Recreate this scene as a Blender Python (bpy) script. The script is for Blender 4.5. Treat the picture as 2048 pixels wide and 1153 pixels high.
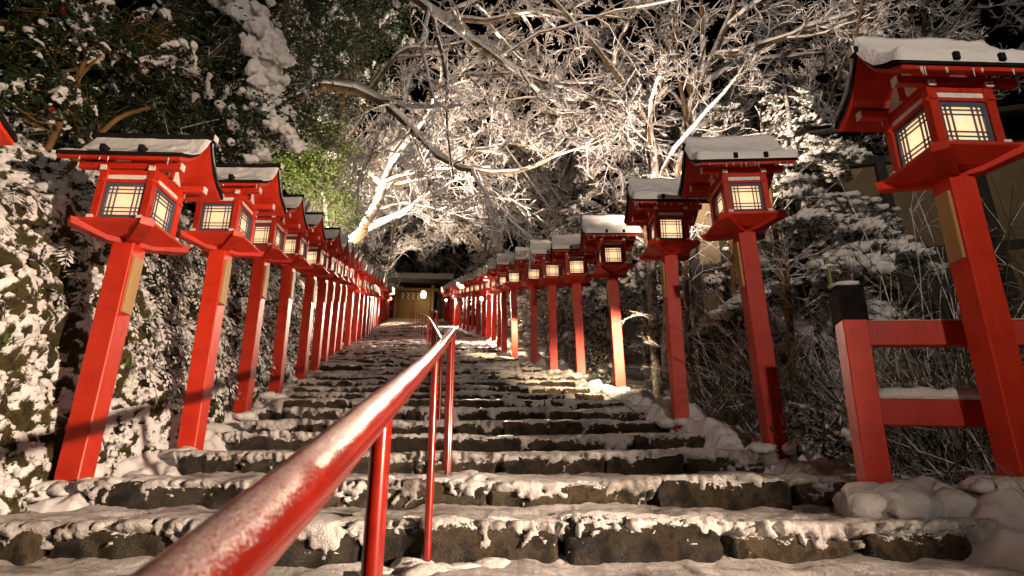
import bpy, bmesh, math
import numpy as np
from mathutils import Vector, Matrix

for o in list(bpy.data.objects): bpy.data.objects.remove(o)
SCN = bpy.context.scene
COL = SCN.collection

# ------------------------------------------------------------------ camera, sky, exposure
CAMZ = 0.41
PITCH = math.radians(18.0)
FPX = 1138.0
cd = bpy.data.cameras.new("camera"); cam = bpy.data.objects.new("camera", cd); COL.objects.link(cam)
cam.location = (0, 0, CAMZ); cam.rotation_euler = (math.radians(90) + PITCH, 0, 0)
cd.sensor_width = 36.0; cd.lens = FPX / 2048 * 36.0; cd.clip_start = 0.02; cd.clip_end = 600
cd.dof.use_dof = True; cd.dof.focus_distance = 5.0; cd.dof.aperture_fstop = 7.0
SCN.camera = cam
w = bpy.data.worlds.new("World"); SCN.world = w; w.use_nodes = True
wn = w.node_tree.nodes; wl = w.node_tree.links
sky = wn.new("ShaderNodeTexSky"); sky.sky_type = 'NISHITA'; sky.sun_disc = False
sky.sun_elevation = math.radians(-6.0); sky.sun_rotation = math.radians(160)
wl.new(sky.outputs[0], wn["Background"].inputs[0]); wn["Background"].inputs[1].default_value = 0.06
SCN.view_settings.view_transform = 'Standard'; SCN.view_settings.look = 'None'
SCN.view_settings.exposure = 0.15; SCN.view_settings.gamma = 1.0
SCN.cycles.max_bounces = 6; SCN.cycles.diffuse_bounces = 3; SCN.cycles.glossy_bounces = 2
SCN.cycles.transmission_bounces = 3; SCN.cycles.transparent_max_bounces = 6
SCN.cycles.sample_clamp_indirect = 4.0

# lamp powers (each lamp is built with its fixture further down)
P_BULB = 0.95
P_FLOOD = 4000.0
P_STREET = 2300.0
WARM = (1.0, 0.77, 0.57)

# ------------------------------------------------------------------ helpers
CP, SP = math.cos(PITCH), math.sin(PITCH)
def at(px, py, Y):
    x = (px - 1024) / FPX; y = (576.5 - py) / FPX
    k = Y / (CP - y * SP)
    return np.array((x * k, Y, (SP + y * CP) * k + CAMZ))
RNG = np.random.default_rng(11)
_gt = np.random.default_rng(5).normal(size=(256, 3)); _gt /= np.linalg.norm(_gt, axis=1)[:, None]
def _hash(i, j, k):
    h = (i * 73856093) ^ (j * 19349663) ^ (k * 83492791)
    h = (h ^ (h >> 13)) * 1274126177
    return (h ^ (h >> 16)) & 255
def pn(p):
    p = np.asarray(p, float); f = np.floor(p); q = p - f; i = f.astype(np.int64)
    u = q * q * q * (q * (q * 6 - 15) + 10)
    out = 0.0
    for a in (0, 1):
        wa = u[..., 0] if a else 1 - u[..., 0]
        for b in (0, 1):
            wb = u[..., 1] if b else 1 - u[..., 1]
            for c in (0, 1):
                wc = u[..., 2] if c else 1 - u[..., 2]
                g = _gt[_hash(i[..., 0] + a, i[..., 1] + b, i[..., 2] + c)]
                out = out + wa * wb * wc * (g[..., 0] * (q[..., 0] - a) + g[..., 1] * (q[..., 1] - b) + g[..., 2] * (q[..., 2] - c))
    return out * 1.5
def fbm(p, o=3, lac=2.1, gain=0.5):
    p = np.asarray(p, float); s = 0; a = 1
    for k in range(o):
        s = s + a * pn(p + 17.3 * k); p = p * lac; a *= gain
    return s
def sst(a, b, x):
    t = np.clip((x - a) / (b - a), 0, 1); return t * t * (3 - 2 * t)
def norm(v): return v / (np.linalg.norm(v, axis=-1, keepdims=True) + 1e-9)

class G:
    """collects vertices and faces for one mesh"""
    def __init__(s): s.v = []; s.f = []; s.n = 0; s.a = []
    def add(s, V, F, attr=None):
        V = np.asarray(V, float).reshape(-1, 3); s.v.append(V); s.f.append(np.asarray(F, int) + s.n); s.n += len(V)
        if attr is not None: s.a.append(np.asarray(attr, float).ravel())
        return s
    def box(s, x0, x1, y0, y1, z0, z1):
        V = [(x, y, z) for z in (z0, z1) for y in (y0, y1) for x in (x0, x1)]
        return s.add(V, [(0, 2, 3, 1), (4, 5, 7, 6), (0, 1, 5, 4), (2, 6, 7, 3), (0, 4, 6, 2), (1, 3, 7, 5)])
    def prism(s, prof, axis, a, b):
        """profile polygon extruded along axis 0 / 1 between a and b"""
        n = len(prof); V = []
        for t in (a, b):
            for (p, q) in prof: V.append((t, p, q) if axis == 0 else (p, t, q))
        Q = [(i, (i + 1) % n, n + (i + 1) % n, n + i) for i in range(n)]
        s.add(V, Q)
        V = np.array(V)
        for k, t in ((0, a), (n, b)):
            base = V[k:k + n]
            s.add(np.vstack([base, base.mean(0)]), [(i, (i + 1) % n, n) for i in range(n)])
        return s
    def mesh(s, name, smooth=False, bevel=0.0):
        me = bpy.data.meshes.new(name)
        if not s.v: return me
        V = np.concatenate(s.v)
        loops = np.concatenate([f.ravel() for f in s.f]).astype(np.int32)
        cnt = np.concatenate([np.full(len(f), f.shape[1]) for f in s.f]).astype(np.int32)
        me.vertices.add(len(V)); me.vertices.foreach_set("co", V.astype(np.float32).ravel())
        me.loops.add(len(loops)); me.loops.foreach_set("vertex_index", loops)
        me.polygons.add(len(cnt))
        st = np.concatenate([[0], np.cumsum(cnt)[:-1]]).astype(np.int32)
        me.polygons.foreach_set("loop_start", st)
        me.update(calc_edges=True)
        if s.a and sum(len(a) for a in s.a) == len(V):
            at_ = me.attributes.new("snow", 'FLOAT', 'POINT'); at_.data.foreach_set("value", np.concatenate(s.a).astype(np.float32))
        if bevel > 0 or not smooth:
            bm = bmesh.new(); bm.from_mesh(me)
            if bevel > 0:
                bmesh.ops.remove_doubles(bm, verts=bm.verts, dist=1e-5)
                bmesh.ops.bevel(bm, geom=[e for e in bm.edges if len(e.link_faces) == 2 and e.calc_face_angle(0) > 0.5], offset=bevel, segments=1, affect='EDGES', clamp_overlap=True)
            bmesh.ops.recalc_face_normals(bm, faces=bm.faces)
            bm.to_mesh(me); bm.free()
        me.polygons.foreach_set("use_smooth", np.full(len(me.polygons), bool(smooth)))
        me.validate(); me.update()
        return me
def link(name, me, mat=None, parent=None, loc=None, rz=None):
    o = bpy.data.objects.new(name, me); COL.objects.link(o)
    if mat is not None and me is not None and len(me.materials) == 0: me.materials.append(mat)
    if parent is not None: o.parent = parent
    if loc is not None: o.location = loc
    if rz is not None: o.rotation_euler = (0, 0, rz)
    return o
def tag(o, label=None, cat=None, group=None, kind=None):
    if label: o["label"] = label
    if cat: o["category"] = cat
    if group: o["group"] = group
    if kind: o["kind"] = kind
    return o
def copy_tree(o, parent=None):
    c = o.copy(); COL.objects.link(c); c.parent = parent
    for ch in list(o.children): copy_tree(ch, c)
    return c

def tubes(g, P, R, m=4, cap=False, squash=None):
    """P (N,k,3), R (N,k): N tapered tubes of m sides"""
    P = np.asarray(P, float); R = np.asarray(R, float)
    if P.ndim == 2: P = P[None]; R = R[None]
    N, k, _ = P.shape
    T = norm(np.gradient(P, axis=1))
    use_x = (np.abs(T[..., 2]).mean(1) > 0.8)
    ref = np.where(use_x[:, None, None], np.array([1., 0, 0]), np.array([0, 0, 1.]))
    U = norm(np.cross(T, np.broadcast_to(ref, T.shape))); W = np.cross(U, T)
    a = np.arange(m) * 2 * np.pi / m + np.pi / m
    V = P[:, :, None, :] + R[:, :, None, None] * (np.cos(a)[None, None, :, None] * U[:, :, None, :] + np.sin(a)[None, None, :, None] * W[:, :, None, :])
    base = (np.arange(N) * k * m)[:, None, None]
    j = np.arange(k - 1)[None, :, None] * m; i = np.arange(m)[None, None, :]; i2 = (i + 1) % m
    F = np.stack([base + j + i, base + j + i2, base + j + m + i2, base + j + m + i], -1).reshape(-1, 4)
    g.add(V, F)
    return V
def spline(pts, k):
    """Catmull-Rom through control points, k samples"""
    p = np.asarray(pts, float); p = np.vstack([2 * p[0] - p[1], p, 2 * p[-1] - p[-2]])
    t = np.linspace(0, len(p) - 3 - 1e-6, k); i = t.astype(int); f = (t - i)[:, None]
    a, b, c, d = p[i], p[i + 1], p[i + 2], p[i + 3]
    return 0.5 * ((2 * b) + (-a + c) * f + (2 * a - 5 * b + 4 * c - d) * f ** 2 + (-a + 3 * b - 3 * c + d) * f ** 3)
def ico(n):
    bm = bmesh.new(); bmesh.ops.create_icosphere(bm, subdivisions=n, radius=1.0)
    V = np.array([v.co[:] for v in bm.verts]); F = np.array([[v.index for v in f.verts] for f in bm.faces]); bm.free()
    return V, F
ICO = {1: ico(1), 2: ico(2), 3: ico(3)}
def blobs(g, C, S, res=2, rough=0.2, rng=RNG, freq=2.4):
    """lumps of snow: centres C (N,3), half-sizes S (N,3)"""
    C = np.asarray(C, float).reshape(-1, 3); S = np.asarray(S, float)
    if S.ndim == 1: S = np.repeat(S[:, None], 3, 1)
    V, F = ICO[res]; N = len(C)
    d = np.ones((N, len(V)))
    for q in range(4):
        kk = rng.normal(size=(N, 3)) * freq * (1 + 0.6 * q); ph = rng.uniform(0, 6.3, (N, 1))
        d += rough / (1 + 0.5 * q) * np.sin(kk @ V.T + ph)
    X = C[:, None, :] + V[None] * d[..., None] * S[:, None, :]
    g.add(X, (F[None] + (np.arange(N) * len(V))[:, None, None]).reshape(-1, 3))

# ------------------------------------------------------------------ materials
def nodes(name):
    m = bpy.data.materials.new(name); m.use_nodes = True
    nt = m.node_tree; b = nt.nodes["Principled BSDF"]
    return m, nt, b
def N(nt, t, **kw):
    n = nt.nodes.new(t)
    for k, v in kw.items():
        if k in n.inputs.keys(): n.inputs[k].default_value = v
        else: setattr(n, k, v)
    return n
def ramp(nt, src, stops):
    r = nt.nodes.new("ShaderNodeValToRGB"); e = r.color_ramp.elements
    while len(e) < len(stops): e.new(0.5)
    for el, (p, c) in zip(e, stops): el.position = p; el.color = (*c, 1)
    nt.links.new(src, r.inputs[0]); return r
def noise(nt, scale, detail=4, rough=0.6, coord="Object", stretch=None):
    tc = nt.nodes.new("ShaderNodeTexCoord"); src = tc.outputs[coord]
    if stretch:
        mp = nt.nodes.new("ShaderNodeMapping"); mp.inputs["Scale"].default_value = stretch
        nt.links.new(src, mp.inputs[0]); src = mp.outputs[0]
    n = N(nt, "ShaderNodeTexNoise", Scale=scale, Detail=detail, Roughness=rough)
    nt.links.new(src, n.inputs["Vector"]); return n
def bump(nt, b, src, s, d=0.01):
    bp = N(nt, "ShaderNodeBump", Strength=s, Distance=d); nt.links.new(src, bp.inputs["Height"]); nt.links.new(bp.outputs[0], b.inputs["Normal"]); return bp
def simple(name, stops, scale=6, rough=0.6, bs=0.3, bd=0.005, stretch=None, coord="Object", spec=0.4):
    m, nt, b = nodes(name)
    n = noise(nt, scale, 5, 0.65, coord, stretch)
    r = ramp(nt, n.outputs[0], stops); nt.links.new(r.outputs[0], b.inputs["Base Color"])
    b.inputs["Roughness"].default_value = rough; b.inputs["Specular IOR Level"].default_value = spec
    bump(nt, b, n.outputs[0], bs, bd)
    return m
SNOWC = (0.80, 0.80, 0.82)
def add_random(m, lo, hi):
    """each copy of the object a little lighter or darker"""
    nt = m.node_tree; L = nt.links; b = nt.nodes["Principled BSDF"]; src = b.inputs["Base Color"].links[0].from_node
    a = src.inputs["A"].links[0].from_socket; oi = nt.nodes.new("ShaderNodeObjectInfo"); mr = N(nt, "ShaderNodeMapRange"); mr.inputs["To Min"].default_value = lo; mr.inputs["To Max"].default_value = hi
    L.new(oi.outputs["Random"], mr.inputs["Value"]); vm = nt.nodes.new("ShaderNodeVectorMath"); vm.operation = 'SCALE'; L.new(a, vm.inputs[0]); L.new(mr.outputs[0], vm.inputs["Scale"]); L.new(vm.outputs[0], src.inputs["A"])
def snowy(name, stops, scale=8, lo=0.25, hi=0.5, amp=0.6, nscale=14, rough=0.8, attr=False, bd=0.01, coord="Object"):
    """a surface with snow lying where it faces up (and where the 'snow' attribute says so)"""
    m, nt, b = nodes(name); L = nt.links
    n = noise(nt, scale, 5, 0.65, coord); r = ramp(nt, n.outputs[0], stops)
    n2 = noise(nt, nscale, 4, 0.7, coord)
    if attr:
        a = nt.nodes.new("ShaderNodeAttribute"); a.attribute_name = "snow"; src = a.outputs["Fac"]
    else:
        g = nt.nodes.new("ShaderNodeNewGeometry"); sx = nt.nodes.new("ShaderNodeSeparateXYZ"); L.new(g.outputs["Normal"], sx.inputs[0]); src = sx.outputs[2]
    ma = N(nt, "ShaderNodeMath", operation='MULTIPLY_ADD'); L.new(n2.outputs[0], ma.inputs[0]); ma.inputs[1].default_value = amp; ma.inputs[2].default_value = -amp * 0.5
    ad = N(nt, "ShaderNodeMath", operation='ADD'); L.new(src, ad.inputs[0]); L.new(ma.outputs[0], ad.inputs[1])
    mr = N(nt, "ShaderNodeMapRange", interpolation_type='SMOOTHSTEP'); L.new(ad.outputs[0], mr.inputs["Value"])
    mr.inputs["From Min"].default_value = lo; mr.inputs["From Max"].default_value = hi
    mx = nt.nodes.new("ShaderNodeMix"); mx.data_type = 'RGBA'; L.new(mr.outputs[0], mx.inputs["Factor"])
    L.new(r.outputs[0], mx.inputs["A"]); mx.inputs["B"].default_value = (*SNOWC, 1)
    L.new(mx.outputs["Result"], b.inputs["Base Color"])
    b.inputs["Roughness"].default_value = rough; b.inputs["Specular IOR Level"].default_value = 0.3
    n3 = noise(nt, nscale * 3, 4, 0.7, coord)
    bump(nt, b, n3.outputs[0], 0.5, bd)
    return m
def make_snow(name="snow", trod=False):
    m, nt, b = nodes(name); L = nt.links
    n = noise(nt, 3.0, 6, 0.65); r = ramp(nt, n.outputs[0], [(0.3, (0.66, 0.65, 0.67)), (0.6, (0.84, 0.84, 0.86))])
    if trod: n = noise(nt, 2.2, 8, 0.72, "Object", (1, 2.2, 1)); r = ramp(nt, n.outputs[0], [(0.34, (0.20, 0.18, 0.165)), (0.46, (0.50, 0.48, 0.47)), (0.64, (0.78, 0.77, 0.78))]); L.new(r.outputs[0], b.inputs["Base Color"])
    b.inputs["Roughness"].default_value = 0.7; b.inputs["Specular IOR Level"].default_value = 0.35
    n2 = noise(nt, 90, 4, 0.7); n1 = noise(nt, 18, 3, 0.6)
    ad = N(nt, "ShaderNodeMath", operation='MULTIPLY_ADD'); L.new(n1.outputs[0], ad.inputs[0]); ad.inputs[1].default_value = 2.0; L.new(n2.outputs[0], ad.inputs[2])
    bump(nt, b, ad.outputs[0], 0.9, 0.014 if trod else 0.009)
    return m
M = {}
M["snow"] = make_snow()
M["snow_trodden"] = make_snow("snow_trodden", True)
def make_red():
    m, nt, b = nodes("vermilion_paint"); L = nt.links
    n = noise(nt, 5, 5, 0.7); r = ramp(nt, n.outputs[0], [(0.25, (0.38, 0.014, 0.004)), (0.5, (0.55, 0.029, 0.008)), (0.75, (0.62, 0.040, 0.011))]); L.new(r.outputs[0], b.inputs["Base Color"])
    g = noise(nt, 26, 6, 0.7, "Object", (1, 1, 0.05)); bump(nt, b, g.outputs[0], 0.5, 0.005)
    oi = nt.nodes.new("ShaderNodeObjectInfo"); mr = N(nt, "ShaderNodeMapRange"); mr.inputs["To Min"].default_value = 0.72; mr.inputs["To Max"].default_value = 1.12; L.new(oi.outputs["Random"], mr.inputs["Value"])
    dn = noise(nt, 7, 8, 0.78, "Object", (1, 1, 0.22)); dr = ramp(nt, dn.outputs[0], [(0.26, (0.45, 0.40, 0.38)), (0.38, (0.95, 0.94, 0.94)), (0.6, (1, 1, 1))])
    vm = nt.nodes.new("ShaderNodeVectorMath"); vm.operation = 'SCALE'; L.new(r.outputs[0], vm.inputs[0]); L.new(mr.outputs[0], vm.inputs["Scale"])
    vm2 = nt.nodes.new("ShaderNodeVectorMath"); vm2.operation = 'MULTIPLY'; L.new(vm.outputs[0], vm2.inputs[0]); L.new(dr.outputs[0], vm2.inputs[1]); L.new(vm2.outputs[0], b.inputs["Base Color"])
    rr = N(nt, "ShaderNodeMapRange"); L.new(dn.outputs[0], rr.inputs["Value"]); rr.inputs["To Min"].default_value = 0.65; rr.inputs["To Max"].default_value = 0.28; L.new(rr.outputs[0], b.inputs["Roughness"])
    b.inputs["Specular IOR Level"].default_value = 0.45
    return m
M["red"] = make_red()
def make_rail_red(frost):
    m, nt, b = nodes("rail_paint_frosted" if frost else "rail_paint"); L = nt.links
    n = noise(nt, 9, 5, 0.7); r = ramp(nt, n.outputs[0], [(0.3, (0.16, 0.008, 0.004)), (0.6, (0.26, 0.012, 0.006))])
    L.new(r.outputs[0], b.inputs["Base Color"]); b.inputs["Roughness"].default_value = 0.25
    b.inputs["Coat Weight"].default_value = 0.5; b.inputs["Coat Roughness"].default_value = 0.12
    if frost:
        g = nt.nodes.new("ShaderNodeNewGeometry"); sx = nt.nodes.new("ShaderNodeSeparateXYZ"); L.new(g.outputs["Normal"], sx.inputs[0])
        n1 = noise(nt, 260, 4, 0.75); n2 = noise(nt, 18, 3, 0.6)
        a = N(nt, "ShaderNodeMath", operation='MULTIPLY_ADD'); n2s = N(nt, 'ShaderNodeMath', operation='MULTIPLY_ADD'); L.new(n2.outputs[0], n2s.inputs[0]); n2s.inputs[1].default_value = 0.45; n2s.inputs[2].default_value = 0.275; L.new(n1.outputs[0], a.inputs[0]); a.inputs[1].default_value = 1.9; L.new(n2s.outputs[0], a.inputs[2])
        a2 = N(nt, "ShaderNodeMath", operation='ADD'); L.new(a.outputs[0], a2.inputs[0]); L.new(sx.outputs[2], a2.inputs[1])
        mr = N(nt, "ShaderNodeMapRange", interpolation_type='SMOOTHSTEP'); L.new(a2.outputs[0], mr.inputs["Value"]); mr.inputs["From Min"].default_value = 2.02; mr.inputs["From Max"].default_value = 2.9
        mr.inputs["To Max"].default_value = 0.72
        mx = nt.nodes.new("ShaderNodeMix"); mx.data_type = 'RGBA'; L.new(mr.outputs[0], mx.inputs["Factor"]); L.new(r.outputs[0], mx.inputs["A"]); mx.inputs["B"].default_value = (0.72, 0.70, 0.71, 1)
        L.new(mx.outputs["Result"], b.inputs["Base Color"])
        m2 = N(nt, "ShaderNodeMapRange"); L.new(mr.outputs[0], m2.inputs["Value"]); m2.inputs["To Min"].default_value = 0.25; m2.inputs["To Max"].default_value = 0.8; L.new(m2.outputs[0], b.inputs["Roughness"])
        m3 = N(nt, "ShaderNodeMapRange"); L.new(mr.outputs[0], m3.inputs["Value"]); m3.inputs["To Min"].default_value = 0.5; m3.inputs["To Max"].default_value = 0.0; L.new(m3.outputs[0], b.inputs["Coat Weight"])
        bump(nt, b, mr.outputs[0], 0.6, 0.004)
    return m
M["rail"] = make_rail_red(True); M["rail_post"] = make_rail_red(False)
M["white"] = simple("white_paint", [(0.3, (0.55, 0.53, 0.50)), (0.6, (0.78, 0.76, 0.73))], 30, 0.6)
M["frame_blue"] = simple("slate_blue_frame", [(0.3, (0.045, 0.07, 0.10)), (0.7, (0.075, 0.11, 0.15))], 25, 0.5)
M["black"] = simple("black_roof_edge", [(0.3, (0.006, 0.005, 0.005)), (0.7, (0.018, 0.016, 0.015))], 20, 0.8, spec=0.05)
M["tan"] = simple("bare_wood_tag", [(0.3, (0.28, 0.16, 0.06)), (0.7, (0.44, 0.27, 0.11))], 14, 0.6, stretch=(1, 1, 0.1))
M["stone"] = snowy("step_stone", [(0.34, (0.005, 0.004, 0.003)), (0.46, (0.022, 0.017, 0.011)), (0.54, (0.075, 0.055, 0.034)), (0.62, (0.028, 0.024, 0.010)), (0.75, (0.09, 0.075, 0.05))], 7.0, 0.60, 0.78, 2.2, 34, 0.40, bd=0.05)
add_random(M["stone"], 0.4, 1.05)
M["infill"] = simple("dark_earth", [(0.3, (0.012, 0.011, 0.009)), (0.7, (0.03, 0.026, 0.02))], 12, 0.9)
MOSS = [(0.28, (0.010, 0.008, 0.004)), (0.45, (0.030, 0.024, 0.011)), (0.58, (0.060, 0.050, 0.013)), (0.78, (0.11, 0.085, 0.022))]
M["bank"] = snowy("mossy_bank", MOSS, 7, 0.10, 0.30, 0.5, 26, 0.85, attr=True, bd=0.02)
M["verge"] = snowy("snowy_verge", MOSS, 7, 0.02, 0.35, 0.5, 22, 0.8, bd=0.012)
M["ground"] = snowy("forest_floor", [(0.3, (0.012, 0.010, 0.007)), (0.7, (0.04, 0.034, 0.022))], 3, 0.75, 1.0, 0.6, 3.0, 0.9)
M["bark"] = snowy("snowy_bark", [(0.3, (0.035, 0.024, 0.014)), (0.6, (0.10, 0.068, 0.036)), (0.8, (0.08, 0.07, 0.03))], 9, -0.15, 0.25, 0.9, 12, 0.85, bd=0.015)
M["bark_light"] = snowy("smooth_brown_bark", [(0.3, (0.09, 0.048, 0.016)), (0.6, (0.20, 0.11, 0.038))], 5, 0.72, 0.95, 0.5, 12, 0.7)
M["twig"] = snowy("snow_laden_twig", [(0.3, (0.05, 0.036, 0.022)), (0.7, (0.12, 0.085, 0.05))], 9, -0.85, -0.35, 0.9, 7, 0.85, coord="Generated")
M["leaf_dark"] = snowy("dark_evergreen_leaf", [(0.3, (0.010, 0.018, 0.006)), (0.6, (0.025, 0.045, 0.012)), (0.8, (0.05, 0.07, 0.02))], 3, 0.95, 1.25, 1.1, 1.6, 0.4)
M["leaf_snowy"] = snowy("frosted_leaf", [(0.3, (0.012, 0.018, 0.007)), (0.7, (0.04, 0.05, 0.018))], 3, 0.15, 0.55, 1.0, 3, 0.6)
M["leaf_green"] = snowy("green_leaf", [(0.3, (0.05, 0.085, 0.018)), (0.6, (0.10, 0.15, 0.03)), (0.8, (0.16, 0.19, 0.05))], 2, 1.1, 1.5, 1.0, 2, 0.45)
M["needle"] = snowy("cedar_needle", [(0.3, (0.015, 0.022, 0.008)), (0.7, (0.05, 0.055, 0.02))], 3, 0.5, 0.9, 1.0, 4, 0.7)
M["camellia_red"] = simple("camellia_petal", [(0.3, (0.35, 0.01, 0.03)), (0.7, (0.5, 0.02, 0.05))], 12, 0.5)
M["bamboo"] = simple("green_bamboo", [(0.3, (0.07, 0.11, 0.015)), (0.7, (0.14, 0.19, 0.03))], 6, 0.4)
M["stem"] = snowy("thin_stem", [(0.3, (0.035, 0.036, 0.012)), (0.7, (0.09, 0.08, 0.03))], 6, 0.45, 0.8, 1.1, 5, 0.7)
M["plaster"] = simple("beige_plaster", [(0.3, (0.11, 0.085, 0.05)), (0.7, (0.19, 0.15, 0.09))], 2, 0.85)
M["darkwood"] = simple("dark_timber", [(0.3, (0.012, 0.010, 0.009)), (0.7, (0.03, 0.025, 0.02))], 10, 0.7, stretch=(1, 1, 0.1))
M["gatewood"] = simple("gate_timber", [(0.3, (0.22, 0.14, 0.05)), (0.7, (0.38, 0.25, 0.10))], 8, 0.6, stretch=(1, 1, 0.08))
M["bark_roof"] = simple("cypress_bark_roof", [(0.3, (0.03, 0.025, 0.02)), (0.7, (0.07, 0.06, 0.045))], 6, 0.8)
M["metal"] = simple("dark_metal", [(0.3, (0.02, 0.02, 0.02)), (0.7, (0.04, 0.04, 0.04))], 10, 0.4)
def make_paper(name, e):
    m, nt, b = nodes(name); L = nt.links; nt.nodes.remove(b)
    out = nt.nodes["Material Output"]
    n = noise(nt, 25, 4, 0.6); r = ramp(nt, n.outputs[0], [(0.3, (0.80, 0.66, 0.50)), (0.7, (0.92, 0.79, 0.62))])
    tr = nt.nodes.new("ShaderNodeBsdfTranslucent"); L.new(r.outputs[0], tr.inputs[0])
    em = nt.nodes.new("ShaderNodeEmission"); em.inputs[0].default_value = (1.0, 0.73, 0.52, 1); oi = nt.nodes.new("ShaderNodeObjectInfo"); mr = N(nt, "ShaderNodeMapRange"); mr.inputs["To Min"].default_value = e * 0.6; mr.inputs["To Max"].default_value = e * 1.25; L.new(oi.outputs["Random"], mr.inputs["Value"]); L.new(mr.outputs[0], em.inputs[1])
    ad = nt.nodes.new("ShaderNodeAddShader"); L.new(tr.outputs[0], ad.inputs[0]); L.new(em.outputs[0], ad.inputs[1]); L.new(ad.outputs[0], out.inputs[0])
    return m
M["paper"] = make_paper("lit_paper", 0.30)
M["paper_gate"] = make_paper("lit_paper_bright", 2.5)
def make_emit(name, c, s):
    m, nt, b = nodes(name); b.inputs["Emission Color"].default_value = (*c, 1); b.inputs["Emission Strength"].default_value = s; b.inputs["Base Color"].default_value = (0.5, 0.5, 0.5, 1); return m
M["lampglass"] = make_emit("lamp_glass", (1.0, 0.9, 0.75), 8.0)

# ------------------------------------------------------------------ lie of the land
_cy = np.array([-6, -2, 2.66, 4.7, 8.3, 11, 13.8, 15.3, 18.4, 21.2, 25, 29.2, 37, 46, 60, 90.])
_cx = np.array([0.3, 0.15, -0.08, -0.3, -0.95, -1.55, -2.2, -2.48, -2.95, -3.4, -4.2, -5.1, -6.5, -8.1, -10.5, -15.])
def xc(Y): return np.interp(Y, _cy, _cx)
RISE = 0.187
STEPY = [2.85, 3.5, 4.6, 5.5, 6.2, 6.75, 7.45, 8.15]
while STEPY[-1] < 47.5: STEPY.append(STEPY[-1] + 0.637)
NST = len(STEPY)
def zg(Y):
    """height of the flight, smoothed"""
    yy = np.array([-8.] + STEPY + [60., 200.]); zz = np.concatenate([[-2.6], (np.arange(NST) + 0.55) * RISE, [NST * RISE, NST * RISE + 30]])
    return np.interp(Y, yy, zz)
def yaw_at(Y): return float(np.interp(Y, [8, 16, 46], [0, math.radians(5), math.radians(9)]))

# big ground sheet under everything
def ground_z(X, Y):
    u = X - xc(Y); z = zg(np.clip(Y, -8, 200))
    left = np.interp(-u, [0, 2.6, 3.3, 4.2, 6, 12, 40, 400], [-0.35, -0.3, 0.3, 1.6, 2.3, 4.5, 14, 60])
    right = np.interp(u, [0, 2.5, 3.2, 5, 9, 20, 60, 400], [-0.35, -0.3, -0.25, -0.6, -0.8, 0.5, 10, 60])
    return z + np.where(u < 0, left, right)
def build_ground():
    g = G()
    xs = np.unique(np.concatenate([np.linspace(-14, 12, 90), np.linspace(-300, 300, 41)])); ys = np.unique(np.concatenate([np.linspace(-9, 60, 140), np.linspace(-60, 400, 40)]))
    X, Y = np.meshgrid(xs, ys); Z = ground_z(X, Y) + 0.12 * fbm(np.stack([X, Y, X * 0], -1) * 0.5, 3) * (np.abs(X - xc(Y)) > 2.7)
    n, k = X.shape; I = np.arange(n * k).reshape(n, k)
    F = np.stack([I[:-1, :-1], I[:-1, 1:], I[1:, 1:], I[1:, :-1]], -1).reshape(-1, 4)
    g.add(np.stack([X, Y, Z], -1), F)
    tag(link("ground", g.mesh("ground", True), M["ground"]), kind="structure")
build_ground()

# ------------------------------------------------------------------ stone stairs
HW = 2.28
def rblock(w, d, h, res, rho, seed, amp):
    """rounded, uneven block; origin at the middle of its front top edge"""
    a = np.array([w, d, h]) / 2; V = []; F = []; n0 = 0
    t = np.linspace(-1, 1, res + 1)
    g = G()
    nx = max(3, int(res * min(3, w / h)))
    for ax in range(3):
        for sg in (-1, 1):
            o = [i for i in range(3) if i != ax]
            ra = np.linspace(-1, 1, (nx if o[0] == 0 else res) + 1); rb = np.linspace(-1, 1, (nx if o[1] == 0 else res) + 1)
            A, B = np.meshgrid(ra, rb); P = np.zeros(A.shape + (3,)); P[..., ax] = sg; P[..., o[0]] = A; P[..., o[1]] = B
            r_, c_ = A.shape; I = np.arange(r_ * c_).reshape(r_, c_)
            Q = np.stack([I[:-1, :-1], I[:-1, 1:], I[1:, 1:], I[1:, :-1]], -1).reshape(-1, 4)
            if (sg > 0) == (ax == 1): Q = Q[:, ::-1]
            g.add(P.reshape(-1, 3) * a, Q)
    P = np.concatenate(g.v); q = np.clip(P, -a + rho, a - rho); nn = norm(P - q); P = q + rho * nn
    P += nn * (fbm(P * 3.6 + seed * 7.7, 3)[:, None] * amp + 0.5 * amp * fbm(P * 15 + seed, 2)[:, None])
    P += np.array([0, d / 2, -h / 2])
    g.v = [P]; g.f = [np.concatenate(g.f)]
    return g
def step_frame(n):
    Y = STEPY[n]; return float(xc(Y)), Y, (n + 1) * RISE, yaw_at(Y) * 0.8
def wob(X, n):
    X = np.asarray(X, float); q = np.stack([X * 0.9, np.full(X.shape, n * 7.13), 0 * X], -1); q2 = np.stack([X * 0.8 + 40, np.full(X.shape, n * 5.77), 0 * X], -1)
    a = 0.0 if n < 0 else 1.0
    return 0.085 * a * pn(q), 0.045 * a * pn(q2)
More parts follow.
